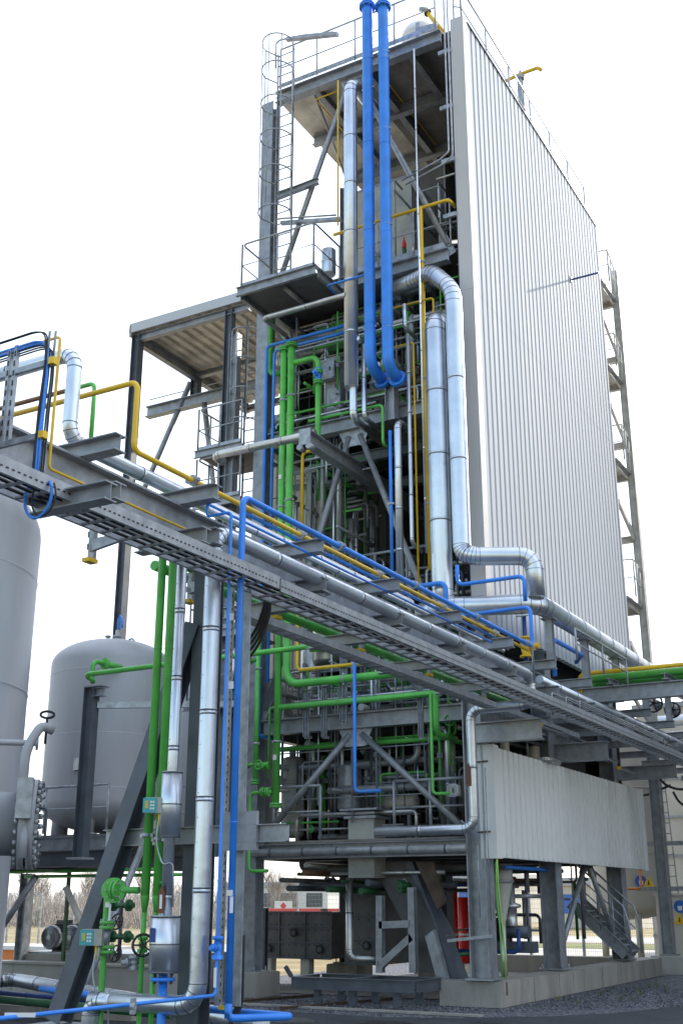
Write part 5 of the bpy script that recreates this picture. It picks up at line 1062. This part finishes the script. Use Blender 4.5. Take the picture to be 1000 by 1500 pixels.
mb = MB(); mb.lathe([(.06, 0), (.22, .7), (.22, 1.0)], (c_.x, c_.y, 1.25), (0, 0, 1), 'beige_box', 28); mb.build('cone', t); mb = MB(); mb.ring((c_.x, c_.y, 1.95), (0, 0, 1), .24, .05, 'steel', 28); mb.build('rim', t); mb = MB(); mb.tube([(c_.x, c_.y, .05), (c_.x, c_.y, 1.25)], .06, 'lag_dull', 12); mb.build('outlet_pipe', t)
for (u0, v0, u1, v1, m_, lb, rr) in ((726, 1262, 735, 1433, 'green', 'thin bright green hose hanging beside the first foot of the ribbed side', .012), (727.5, 1258, 741, 1434, 'hose', 'thin yellow hose hanging below the corner of the ribbed screen', .014)):
    a = P(u0, v0, 'y', 18.45); b = P(u1, v1, 'x', -7.42); mb = MB(); q, _ = fillet([a, a+(b-a)*.3+Vector((-.02, 0, 0)), a+(b-a)*.65+Vector((.015, 0, 0)), b], .2, 4); mb.tube(q, rr, m_, 8); tag(mb.build('hose'), lb, 'hose')
pipe('blue pipe bending down against the middle foot under the ribbed screen', 'blue', 0, path(('p', 740, 1270, 'x', -7.9), ('y', 813), ('z', 1338), ('x', 795)), d=.07)
pipe('orange brown pipe end curving under the far end of the ribbed screen', 'orange', 0, path(('p', 936, 1268, 'x', -7.5), ('z', 1302), ('x', 915)), d=.05)
mb = MB(); p = P(655, 1378, 'y', 18.35); q = P(722, 1371, 'y', 18.35); mb.bar(p, q, .03, .05, 'galv'); tag(mb.build('cable_bracket'), 'small galvanised bracket arm tied across the front right tower foot', 'bracket')
q = path(('p', 699, 1238, 'y', 18.42), ('z', 1345)); pipe('thin grey conduit down the front right tower foot', 'galv', 2, q, n=8, name='conduit', cat='conduit')
q = path(('p', 710, 1125, 'y', 18.43), ('z', 1348)); pipe('thin conduit hanging over the pale corner trim of the ribbed screen', 'galv', 1.6, q, n=8, name='conduit', cat='conduit')
# stair under the far end of the tower
t = thing('stairs', 'galvanised steel staircase descending behind the last foot of the ribbed side', 'stairs', tuple(P(930, 1400, 'y', 26.8)))
sa, sb = P(835, 1322, 'y', 25.4), P(917, 1398, 'y', 25.4)
for dy in (0, .8): mb = MB(); mb.channel(sa+Vector((0, dy, 0)), sb+Vector((0, dy, 0)), .24, .06, 'steel', web=(0, 0, 1)); mb.build('stringer', t)
for k in range(9):
    c_ = sa+(sb-sa)*(k+.5)/9; mb = MB(); mb.box(c_+Vector((-.12, .05, -.015)), c_+Vector((.12, .76, .015)), 'galv'); mb.build('tread', t)
for dy in (0, .8):
    mb = MB(); mb.tube([sa+Vector((0, dy, .95)), sb+Vector((0, dy, .95)), sb+Vector((.1, dy, .6)), sb+Vector((.1, dy, 0))], .022, 'galv', 8); mb.tube([sa+Vector((0, dy, .5)), sb+Vector((0, dy, .5))], .014, 'galv', 6)
    for k in range(4): c_ = sa+(sb-sa)*(k+.2)/4; mb.tube([c_+Vector((0, dy, 0)), c_+Vector((0, dy, .95))], .018, 'galv', 8)
    mb.build('handrail', t)
# ================================================================ RIGHT SIDE: rear stair tower, tanks, cabinet, cross beams
rs = thing('rear_stair_tower', 'tall post, paled as in sunlight, with short landings climbing behind the white wall at the right', 'stair tower', (-7, 29.5, 0))
TS = 'steel_sunlit'
xx = P(925, 700, 'y', 29.5).x; mb = MB(); mb.ibeam((xx, 29.5, 5.9), (xx, 29.5, P(895, 397, 'y', 29.5).z), .2, .2, TS, web=(1, 0, 0)); mb.build('column', rs)
for (u, v) in ((882, 408), (896, 530), (908, 665), (918, 865)):
    p = P(u+8, v, 'y', 28.6); z = p.z-.35
    mb = MB(); mb.channel((-7.6, 28.2, z), (-7.6, 29.4, z), .16, .06, TS); mb.box((-8.6, 28.1, z+.08), (xx, 29.5, z+.11), TS); mb.build('landing', rs)
    mb = MB(); mb.ibeam((-8.4, 29.5, z), (xx-.1, 29.5, z), .16, .12, TS); mb.build('beam', rs)
    mb = MB(); mb.bar((-7.55, 28.1, z-1.1), (xx-.06, 29.42, z-1.75), .08, .14, TS); mb.build('stringer', rs); mb = MB(); mb.ibeam((-8.4, 29.5, z-1.75), (xx-.1, 29.5, z-1.75), .18, .12, TS); mb.build('beam', rs)
    railing([(-8.3, 28.3, z+.1), (-7.35, 28.3, z+.1), (xx+.02, 29.35, z+.1)], 1.0, .6, parent=rs, m=TS, toe=False)
mb = MB(); mb.bar((-7.6, 27.9, 6.5), (xx-.1, 29.4, 5.95), .06, .1, TS); mb.build('stringer', rs)
# roof furniture
t = thing('roof_davit', 'grey post with a yellow curved davit arm above the white wall edge', 'davit', (-7.7, 23, 19.4))
p = P(764, 165, 'x', -7.75); yb = p.y; mb = MB(); mb.ibeam((-7.75, yb, 19.3), (-7.75, yb, P(761, 112, 'x', -7.75).z), .12, .12, 'galv'); mb.build('post', t)
a = P(737, 120, 'y', yb); b = P(788, 99, 'y', yb); q, _ = fillet([a, a+(b-a)*.5+Vector((0, 0, .03)), b, b+Vector((.06, 0, -.1))], .2, 5); mb = MB(); mb.tube(q, .045, 'yellow', 12); mb.build('arm', t); mb = MB(); c_ = P(762, 116, 'y', yb); mb.lathe([(.1, 0), (.12, .06), (.05, .14), (.03, .25)], c_, (0, 0, 1), 'galv', 14); mb.build('swivel', t)
t = thing('roof_vessel', 'round white vessel with a yellow pipe on the roof near the front corner', 'vessel', tuple(P(610, 70, 'y', 19.6))); c_ = P(614, 58, 'y', 20.0)
mb = MB(); mb.lathe([(.001, -.3)]+[(.42*math.cos(k*PI/16), -.0+.30+.42*math.sin(k*PI/16)-.3) for k in range(9)], c_, (0, 0, 1), 'white_paint', 28); mb.build('dome', t)
mb = MB(); mb.tube([P(622, 14, 'y', 19.6), P(648, 46, 'y', 19.6)], .05, 'yellow', 12); mb.build('yellow_pipe', t); mb = MB(); mb.tube([P(620, 14, 'y', 19.6)+Vector((-.08, 0, .05)), P(620, 14, 'y', 19.6)+Vector((.08, 0, -.05))], .06, 'galv', 10); mb.ring(P(626, 19, 'y', 19.6), (.6, 0, -.8), .09, .04, 'black', 12); mb.build('valve', t)
mb = MB(); mb.bar(P(614, 45, 'y', 19.5), P(640, 38, 'y', 19.5), .08, .14, 'steel'); mb.bar(P(612, 60, 'y', 19.5), P(612, 34, 'y', 19.5), .1, .06, 'steel'); mb.build('bracket', t)
t = thing('floodlight_arm', 'slender light bracket with tube lamp beside the ladder top', 'lamp', tuple(P(432, 60, 'y', 18.4)))
mb = MB(); q, _ = fillet([P(404, 100, 'y', 18.3), P(404, 60, 'y', 18.3), P(440, 52, 'y', 18.3), P(488, 47, 'y', 18.3)], .15, 5); mb.tube(q, .02, 'galv', 8); mb.build('bracket', t); mb = MB(); mb.bar(P(420, 58, 'y', 18.25), P(495, 50, 'y', 18.25), .1, .07, 'galv'); mb.build('lamp_housing', t)
t = thing('floodlight_arm', 'slender light bracket with tube lamp over the balcony rail', 'lamp', tuple(P(432, 325, 'y', 18.4)))
mb = MB(); q, _ = fillet([P(402, 345, 'y', 18.6), P(402, 322, 'y', 18.6), P(412, 320, 'y', 18.6), P(492, 315, 'y', 18.6)], .12, 5); mb.tube(q, .02, 'galv', 8); mb.build('bracket', t); mb = MB(); mb.bar(P(412, 327, 'y', 18.55), P(500, 321, 'y', 18.55), .1, .07, 'galv'); mb.build('lamp_housing', t)
mb = MB(); b0 = P(835, 410, 'x', XC); mb.tube([b0, b0+Vector((.72, 0, 0))], .025, 'blue_dark', 10); mb.box(b0+Vector((0, -.05, -.06)), b0+Vector((.03, .05, .08)), 'steel_dark'); tag(mb.build('wall_spike'), 'short dark blue bar sticking out of the white ribbed wall', 'bar')
# second (cross) rack leaving to the right
t = thing('cross_rack', 'grey steel cross beam pair leaving the rack toward the right edge', 'pipe rack', (-6, 22.6, 5.3))
mb = MB(); mb.ibeam((-7.3, 22.6, 5.52), (4, 22.6, 5.52), .3, .2, 'steel'); mb.build('girder', t)
for x in (-6.5, -5.4, -4, -2.5, -1, .5): mb = MB(); mb.ibeam((x, 22.4, 5.75), (x, 23.8, 5.75), .12, .12, 'steel'); mb.build('cross_beam', t)
for x in (-3.2, 3.4): mb = MB(); mb.ibeam((x, 22.6, 0), (x, 22.6, 5.36), .24, .24, 'steel', web=(1, 0, 0)); mb.build('column', t)
for k, (y, m_, dd) in enumerate(((22.78, 'green', .13), (22.60, 'yellow', .09), (23.0, 'green', .12), (23.32, 'green', .12), (23.55, 'green', .10))):
    pts = [Vector((-7.15, y-.0, 5.3)), Vector((-7.15, y, 5.9+(.08 if m_ == 'yellow' else 0))), Vector((4, y, 5.9+(.06 if m_ == 'yellow' else 0)))]
    pipe(('yellow pipe lying on the green bundle' if m_ == 'yellow' else 'thick green pipe of the bundle')+' heading right over the cross beam', m_, 0, pts, d=dd, group=None if m_ == 'yellow' else 'green pipes of the right hand bundle')
# handrail at the rack bend
t = thing('guard_rail', 'galvanised handrail edging the rack just right of the bend', 'handrail', (-6.4, 19, 5.6)); railing([(-6.1, 19.2, 5.58), (-6.1, 22.3, 5.58)], .55, 1.5, parent=t, toe=False)
# beams below the rack right: stub cantilevers from the tower carrying the rack
for (u0, v0, u1, y, hh, lb) in ((688, 1075, 793, 18.45, .34, 'deep steel bracket beam from the tower corner toward the rack'), (795, 1105, 890, 22.3, .36, 'deep steel bracket beam above the ribbed screen'), (880, 1135, 990, 26.5, .3, 'long steel bracket beam at the far end of the ribbed screen')):
    a = P(u0, v0, 'y', y); b = go(a, 'x', u1); mb = MB(); mb.ibeam((a.x, y, a.z), (b.x, y, a.z), hh, .2, 'steel'); tag(mb.build('bracket_beam'), lb, 'beam')
for (u, v, y) in ((762, 1064, 18.7), (790, 1062, 19.3), (877, 1108, 22.6), (905, 1125, 24.5), (760, 1162-80, 21)):
    a = P(u, v, 'y', y); t = thing('capped_strut', 'slim yellow capped strut poking out under the rack above the ribbed screen', 'bracket', tuple(a), 'capped struts under the rack'); mb = MB(); mb.channel(a, a+Vector((.02, 1.1, 0)), .045, .045, 'galv', web=(0, 0, 1)); mb.build('channel', t); mb = MB(); mb.box(a-Vector((.03, .02, .03)), a+Vector((.06, .0, .03)), 'sign_yellow'); mb.build('end_cap', t)
# far right column
xx = P(970, 1280, 'y', 29.2).x; t = thing('steel_column', 'grey steel column on a concrete block at the right edge before the white tank', 'column', (xx, 29.2, 0))
mb = MB(); mb.ibeam((xx, 29.2, .42), (xx, 29.2, 5.1), .26, .26, 'steel', web=(1, 0, 0)); mb.build('shaft', t); mb = MB(); mb.box((xx-.2, 29.0, .4), (xx+.2, 29.4, .43), 'steel'); mb.build('base_plate', t)
mb = MB(); mb.box((xx-.35, 28.8, 0), (xx+.45, 29.6, .395), 'concrete_light'); tag(mb.build('concrete_pedestal'), 'pale concrete block under the grey column at the right edge', 'pedestal', 'concrete pedestals')
for z in (1.9, 2.95): mb = MB(); mb.bar((-8.2, 29.35, z), (-5, 29.35, z), .06, .1, 'galv'); tag(mb.build('cross_rail'), ('lower' if z < 2 else 'upper')+' galvanised rail crossing the grey column at the right edge', 'rail')
t = vessel('white upright tank with a warning sign behind the last tower foot', P(912, 1300, 'y', 31.5).x-.05, 32.2, 1.15, 6.2, 1.0, 'cream', bands=2); tv = t
vx = t.location.x
for a in (215, 300, 20, 120): mb = MB(); mb.tube([(vx+.75*math.cos(R(a)), 32.2+.75*math.sin(R(a)), 0), (vx+.75*math.cos(R(a)), 32.2+.75*math.sin(R(a)), 1.5)], .09, 'cream', 14); mb.build('leg', t)
def sign(par, c_, w_, kind, n=Vector((.35, -.94, 0)).normalized()):
    u = Vector((-n.y, n.x, 0)); up = Vector((0, 0, 1)); mb = MB()
    if kind == 'warn':
        mb.prism(c_, c_+n*.01, [(-w_/2, -w_*.4), (w_/2, -w_*.4), (0, w_*.48)], u, up, 'sign_yellow'); mb.prism(c_+n*.011, c_+n*.014, [(-w_*.08, -w_*.25), (w_*.08, -w_*.25), (w_*.03, w_*.15), (-w_*.03, w_*.15)], u, up, 'black'); mb.build('warning_sign', par)
    else:
        k = 24; mb.prism(c_, c_+n*.01, [(w_/2*math.cos(2*PI*i/k), w_/2*math.sin(2*PI*i/k)) for i in range(k)], u, up, 'sign_blue'); mb.prism(c_+n*.011, c_+n*.014, [(-w_*.15, -w_*.3), (w_*.15, -w_*.3), (w_*.2, w_*.05), (-w_*.2, w_*.05)], u, up, 'label_white'); mb.build('mandatory_sign', par)
sign(tv, P(949, 1292, 'y', 31.15), .3, 'warn'); sign(tv, P(938, 1291, 'y', 31.2), .3, 'blue')
t = thing('control_cabinet', 'cream control cabinet with blue and orange signs at the right edge', 'cabinet', (-6, 28.6, 0)); ca = P(966, 1400, 'y', 30.4)
mb = MB(); mb.box((ca.x, 30.4, .12), (ca.x+2.4, 31.2, P(966, 1312, 'y', 30.4).z), 'cream'); mb.build('body', t); mb = MB(); mb.box((ca.x-.04, 30.36, P(966, 1312, 'y', 30.4).z+.002), (ca.x+2.44, 31.24, P(966, 1312, 'y', 30.4).z+.05), 'cream'); mb.build('lid', t)
mb = MB(); mb.box((ca.x+.06, 30.385, .2), (ca.x+.62, 30.398, 1.7), 'cream'); mb.box((ca.x+.1, 30.36, .9), (ca.x+.13, 30.384, 1.1), 'black'); mb.build('door', t); mb = MB(); mb.box((ca.x-.1, 30.3, 0), (ca.x+2.5, 31.3, .118), 'concrete_light'); mb.build('base', t)
sign(t, P(995, 1328, 'y', 30.37), .3, 'blue', Vector((0, -1, 0))); sign(t, P(994, 1340, 'y', 30.37)+Vector((0, 0, -.1)), .3, 'warn', Vector((0, -1, 0)))
# pale building and ladder behind, big far right pipes with handwheels
t = thing('plant_building', 'pale grey ribbed building with a ladder at the far right edge', 'building', (-4, 38, 0))
bx0 = P(943, 1200, 'y', 37).x; bz_ = P(1000, 1035, 'y', 37).z
mb = MB(); mb.box((bx0, 37, 0), (-3.6, 46, bz_), 'cream'); mb.build('walls', t)
for k in range(7): mb = MB(); z = .6+k*1.15; mb.box((bx0-.01, 36.94, z), (-3.6, 36.995, z+.07), 'steel'); mb.build('wall_rail', t)
for k in range(4): mb = MB(); x = bx0+.5+k*1.2; mb.box((x-.04, 36.90, 0), (x+.04, 36.935, bz_), 'galv'); mb.build('wall_post', t)
mb = MB(); mb.box((bx0-.1, 36.9, bz_+.002), (-3.5, 46.1, bz_+.15), 'galv'); mb.build('roof', t)
la = P(985, 1320, 'y', 33); ladder('plain straight ladder leaning on the pale building at the far right', (la.x, 33, 0.3), (la.x-.2, 33, 6.0), (1, 0, 0), .42)
for k, (u, v) in enumerate(((956, 1030), (984, 1040))):
    c_ = P(u, v, 'y', 27.2); t = thing('handwheel_valve', ('left' if k == 0 else 'right')+' one of the two black handwheel valves at the right end of the rack', 'valve', tuple(c_)); mb = MB(); mb.tube([c_+Vector((0, .05, 0)), c_+Vector((0, .5, 0))], .06, 'galv', 12); mb.ring(c_+Vector((0, .3, 0)), (0, 1, 0), .12, .04, 'galv', 16); mb.build('body', t)
    mb = MB(); r = pxm(c_, 13 if k == 0 else 11); mb.tube([c_+Vector((r*math.cos(R(a)), 0, r*math.sin(R(a)))) for a in range(0, 361, 18)], .022, 'black', 8, caps=False)
    for a in range(0, 360, 72): mb.tube([c_, c_+Vector((r*math.cos(R(a)), 0, r*math.sin(R(a))))], .018, 'black', 6)
    mb.build('handwheel', t)
for k, (v, m_, dd) in enumerate(((1056, 'lagging', .3), (1078, 'lagging', .22))):
    a = P(985, v, 'y', 31); pipe(('upper' if k == 0 else 'lower')+' silver pipe leaving the frame at the right edge behind the handwheels', m_, 0, [a-Vector((.6, 0, 0)), a+Vector((10, 0, 0))], lag=True, d=dd)
# lattice of supports at the right end, below the rack
for k, (u, v) in enumerate(((960, 1130), (905, 1140), (985, 1160))):
    a = P(u, v, 'y', 28+k); pts = [a, a+Vector((.1, .2, -.3)), a+Vector((.5, .3, -.45)), a+Vector((1.2, .3, -.2))]; q, _ = fillet(pts, .2, 5); mb = MB(); mb.tube(q, .03, 'rubber', 8); tag(mb.build('cable'), 'thick black cable sagging under the right end of the rack', 'cable', 'cables under the right end of the rack')
# tall hall added out of view to shade the rack and the yard
t = thing('added_shade_hall', 'tall ribbed hall added out of view to shade the rack and the yard', 'building', (8, 37, 0))
mb = MB(); mb.box((-3.1, 25.6, 0), (20, 52, 18), 'galv'); mb.build('walls', t)
for k in range(28): mb = MB(); mb.box((-3.14, 25.9+k*.9, .1), (-3.102, 26.0+k*.9, 17.8), 'galv'); mb.build('wall_rib', t)
mb = MB(); mb.box((-3.3, 25.4, 18.002), (20.2, 52.2, 18.25), 'steel'); mb.build('roof', t)
# ================================================================ BACKGROUND
t = thing('mesh_fence', 'long galvanised mesh fence across the yard behind the tower', 'fence', (-15, 32, 0))
for k in range(22): mb = MB(); x = -36+k*1.5; mb.box((x-.03, 31.97, 0), (x+.03, 32.03, 1.9), 'galv'); mb.build('post', t)
mb = MB()
for k in range(16): mb.box((-36, 31.995, .1+k*.12), (-4.5, 31.999, .105+k*.12), 'galv')
for k in range(630): x = -36+k*.05; mb.box((x, 32.0, .08), (x+.004, 32.004, 1.88), 'galv')
me = mb.build('mesh_panels', t); me['kind'] = 'stuff'
for k, (u, w_) in enumerate(((666, .17), (683, .26))):
    a = P(u, 1400, 'y', 25.5); mb = MB(); mb.tube([(a.x, 25.5, 0), (a.x, 25.5, 2.0-.3*k)], w_*.6, 'red', 18); mb.ring((a.x, 25.5, .9), (0, 0, 1), w_*.63, .05, 'white_paint', 18); tag(mb.build('red_cylinder'), ('slimmer' if k == 0 else 'fatter')+' bright red upright cylinder behind the front right tower foot', 'cylinder')
for k, u in enumerate((628, 645)):
    a = P(u, 1400, 'y', 24.5); mb = MB(); mb.tube([(a.x, 24.5, .0), (a.x, 24.5, 2.2)], .16, 'steel' if k else 'steel_dark', 20); tag(mb.build('steel_post'), ('right' if k else 'left')+' one of two round steel posts left of the red cylinders', 'post')
def truck(label, x, y, cab, body, L=5.5):
    t = thing('parked_truck', label, 'truck', (x, y, 0)); mb = MB(); mb.box((x, y, .9), (x+L*.68, y+2.3, 2.9), body); mb.build('cargo_box', t)
    mb = MB(); mb.prism(Vector((0, y+.05, 0)), Vector((0, y+2.2, 0)), [(x+L*.7, .6), (x+L, .6), (x+L, 1.5), (x+L*.94, 2.4), (x+L*.7, 2.5)], Vector((1, 0, 0)), Vector((0, 0, 1)), cab); c = mb.build('cab', t)
    mb = MB(); mb.prism(Vector((0, y+.03, 0)), Vector((0, y+.049, 0)), [(x+L*.76, 1.5), (x+L*.95, 1.5), (x+L*.9, 2.2), (x+L*.76, 2.25)], Vector((1, 0, 0)), Vector((0, 0, 1)), 'glass'); mb.build('window', c)
    mb = MB(); mb.box((x, y+.3, .55), (x+L*.9, y+2, .85), 'steel_dark'); mb.build('chassis', t)
    for wx in (x+L*.18, x+L*.84):
        for yy in (y, y+2): mb = MB(); mb.tube([(wx, yy, .45), (wx, yy+.25, .45)], .45, 'rubber', 20); wv = mb.build('wheel', t); mb = MB(); mb.tube([(wx, yy-.01, .45), (wx, yy+.02, .45)], .22, 'galv', 16); mb.build('rim', wv)
    return t
t1_ = truck('white truck parked far off seen left of the inner foot', P(455, 1330, 'y', 130).x, 130, 'white_paint', 'white_paint', 7)
truck('white boxed truck parked far off behind the left foot of the tower', P(370, 1330, 'y', 125).x, 125, 'white_paint', 'white_paint', 8)
p = P(415, 1327, 'y', 90); mb = MB(); mb.prism(p, p+Vector((0, .02, 0)), [(-.9, -.5), (.9, -.5), (.9, .4), (-.9, .4)], Vector((1, 0, 0)), Vector((0, 0, 1)), 'white_paint'); s_ = mb.build('placard'); tag(s_, 'white placard with a red diamond far off behind the tower', 'sign')
mb = MB(); mb.prism(p-Vector((0, .02, 0)), p-Vector((0, .005, 0)), [(0, -.32), (.32, 0), (0, .32), (-.32, 0)], Vector((1, 0, 0)), Vector((0, 0, 1)), 'red'); mb.build('red_diamond', s_)
for k, (u, m_, w_) in enumerate(((385, 'red', 1.6), (470, 'red', 1.5), (545, 'orange', 1.2))):
    p = P(u, 1334, 'y', 57); mb = MB(); mb.box((p.x, 57, 0), (p.x+w_*2.6, 57.3, 1.25), m_); mb.box((p.x, 56.97, .5), (p.x+w_*2.6, 57.33, .8), 'white_paint'); tag(mb.build('barrier'), ['red and white barrier far behind the left bottom gap', 'red and white barrier far behind the centre bottom gap', 'orange and white barrier far behind the square duct'][k], 'barrier')
def shed(label, u0, u1, v, y, m_, blue=False):
    a = P(u0, 1330, 'y', y); b = P(u1, 1330, 'y', y); z = P(u0, v, 'y', y).z; t = thing('industrial_shed', label, 'building', (a.x, y, 0)); mb = MB(); mb.box((a.x, y, 0), (b.x, y+12, z), m_); mb.build('walls', t)
    mb = MB(); mb.box((a.x-.3, y-.3, z+.002), (b.x+.3, y+12.3, z+.5), 'galv'); mb.build('roof', t)
    n = max(2, int((b.x-a.x)/3))
    for k in range(n): x = a.x+(b.x-a.x)*(k+.2)/n; mb = MB(); mb.box((x, y-.05, z*.35), (x+(b.x-a.x)/n*.6, y-.002, z*.8), 'sign_blue' if blue else 'glass'); mb.build('window', t)
shed('long pale shed with bright blue panels far behind the ribbed side feet', 800, 935, 1298, 75, 'cream', True); shed('blue and white shed far behind the red cylinders', 590, 730, 1290, 85, 'cream', True); shed('long pale flat shed on the horizon behind the left foot', 330, 480, 1300, 110, 'white_paint')
# bare trees along the horizon
def bare_tree(label, x, y, h, seed, group):
    rnd = random.Random(seed); t = thing('bare_tree', label, 'tree', (x, y, 0), group); tr_ = MB(); cr = MB()
    tr_.tube([(x, y, 0), (x+rnd.uniform(-.2, .2), y, h*.35), (x+rnd.uniform(-.4, .4), y, h*.75)], h*.011, 'bark', 6, r1=h*.005); tr_.build('trunk', t)
    for i in range(95):
        z = h*rnd.uniform(.05, .8); a = rnd.uniform(0, 2*PI); L = h*rnd.uniform(.15, .42); s = Vector((x, y, z)); e = s+Vector((math.cos(a)*L*.55, math.sin(a)*L*.55, L*.85)); cr.tube([s, (s+e)/2+Vector((0, 0, -.05*L)), e], h*.004, 'bark', 3, r1=h*.0015, caps=False)
        for j in range(5): q = s+(e-s)*rnd.uniform(.3, 1); a2 = rnd.uniform(0, 2*PI); l2 = L*.4; cr.tube([q, q+Vector((math.cos(a2)*l2*.5, math.sin(a2)*l2*.5, l2*.8))], h*.0016, 'bark', 3, caps=False)
    cr.build('crown', t)
for k in range(44):
    u = -70+k*12.5+((k*29) % 11) if k < 42 else 700+(k-42)*50; y = 88+((k*37) % 45); p = P(u, 1330, 'y', y); bare_tree('leafless grey brown tree in the distant row along the horizon', p.x, y, 2.6+((k*13) % 7)*.4, k, 'bare trees on the horizon')
# scrub
mb = MB(); rnd = random.Random(4)
for i in range(4200):
    y = rnd.uniform(60, 92); x = P(rnd.uniform(-80, 345), 1330, 'y', y).x; h = rnd.uniform(.5, 2.3); a = rnd.uniform(0, 2*PI)
    mb.tube([(x, y, 0), (x+math.cos(a)*h*.3, y+math.sin(a)*h*.3, h)], .035, 'bark', 3, r1=.012, caps=False)
o = mb.build('scrub'); tag(o, 'dry leafless scrub covering the field before the distant trees', 'scrub', kind='stuff')
# rubble heap
t = thing('rubble_heap', 'heap of brown broken rocks on the dry grass at the far left', 'rubble', tuple(P(70, 1362, 'y', 40)))
c_ = P(72, 1362, 'z', 0); rnd = random.Random(9)
c_ = P(72, 1356, 'z', 0)
for i in range(46):
    dx, dy = rnd.gauss(0, 1.1), rnd.gauss(0, .6); s = rnd.uniform(.3, .75); hz = max(.1, 1.25-abs(dx)*.55)*rnd.random(); mb = MB()
    v = [Vector((rnd.uniform(-1, 1), rnd.uniform(-1, 1), rnd.uniform(-.8, .8))).normalized()*s*rnd.uniform(.6, 1) for _ in range(14)]
    bm = __import__('bmesh').new(); [bm.verts.new(q+Vector((c_.x+dx, c_.y+dy, hz))) for q in v]; __import__('bmesh').ops.convex_hull(bm, input=bm.verts)
    me = bpy.data.meshes.new('rock'); bm.to_mesh(me); bm.free(); me.materials.append(M['rock']); o = bpy.data.objects.new('rock', me); col.objects.link(o); o.parent = t
# lattice pole and roadside lamp
t = thing('utility_pole', 'thin utility pole with crossarm on the horizon at far left', 'pole', tuple(P(36, 1330, 'y', 80))); p = P(36, 1330, 'y', 80)
mb = MB(); mb.tube([(p.x, 80, 0), (p.x, 80, 4.2)], .09, 'bark', 8); mb.build('post', t); mb = MB(); mb.box((p.x-.9, 79.9, 3.3), (p.x+.9, 80.1, 3.45), 'bark'); mb.build('crossarm', t)
# loose gravel stones near the camera side of the yard (one mesh nobody could count)
mb = MB(); rnd = random.Random(2)
for i in range(5200):
    x = rnd.uniform(-12.2, -4.6); y = rnd.uniform(15.5, 24)
    ye = 16.5 if x < -8.5 else 16.5+(x+8.5)*1.05
    if y < ye+.1 or (x < -7.4 and y > 18.4) : continue
    s = rnd.uniform(.012, .032); a = rnd.uniform(0, PI); ca_, sa_ = math.cos(a)*s, math.sin(a)*s
    mb.add([(x+ca_, y+sa_, -.005), (x-sa_, y+ca_, -.005), (x-ca_, y-sa_, -.005), (x+sa_, y-ca_, -.005), (x+rnd.uniform(-.4, .4)*s, y+rnd.uniform(-.4, .4)*s, s*rnd.uniform(.6, 1.1))], [(0, 1, 4), (1, 2, 4), (2, 3, 4), (3, 0, 4)], 'gravel')
o = mb.build('gravel_stones'); tag(o, 'loose bluish grey gravel stones around the tower base', 'gravel', kind='stuff')

for k, (x, y, r) in enumerate(((-9.6, 15.2, .5), (-8.1, 15.6, .35), (-6.4, 15.9, .6), (-7.2, 14.6, .3))):
    mb = MB(); rnd = random.Random(k); n = 22; mb.add([(x+r*(.7+.3*rnd.random())*math.cos(2*PI*i/n)*1.4, y+r*(.7+.3*rnd.random())*math.sin(2*PI*i/n), .0012) for i in range(n)], [tuple(range(n))], 'asphalt_stain'); tag(mb.build('road_stain'), kind='structure')
rnd = random.Random(31)
for k in range(12):
    x, y = rnd.uniform(-7.2, -5.6), rnd.uniform(19.6, 26); mb = MB()
    for j in range(9):
        a = rnd.uniform(0, 2*PI); l = rnd.uniform(.05, .14); mb.tube([(x, y, 0), (x+math.cos(a)*l*.4, y+math.sin(a)*l*.4, l*.7), (x+math.cos(a)*l, y+math.sin(a)*l, l*.8)], .004, 'green_grass', 3, r1=.001)
    tag(mb.build('weed'), 'tiny weed tuft growing in the gravel beside the low concrete wall', 'weed', 'weed tufts in the gravel')
finish()
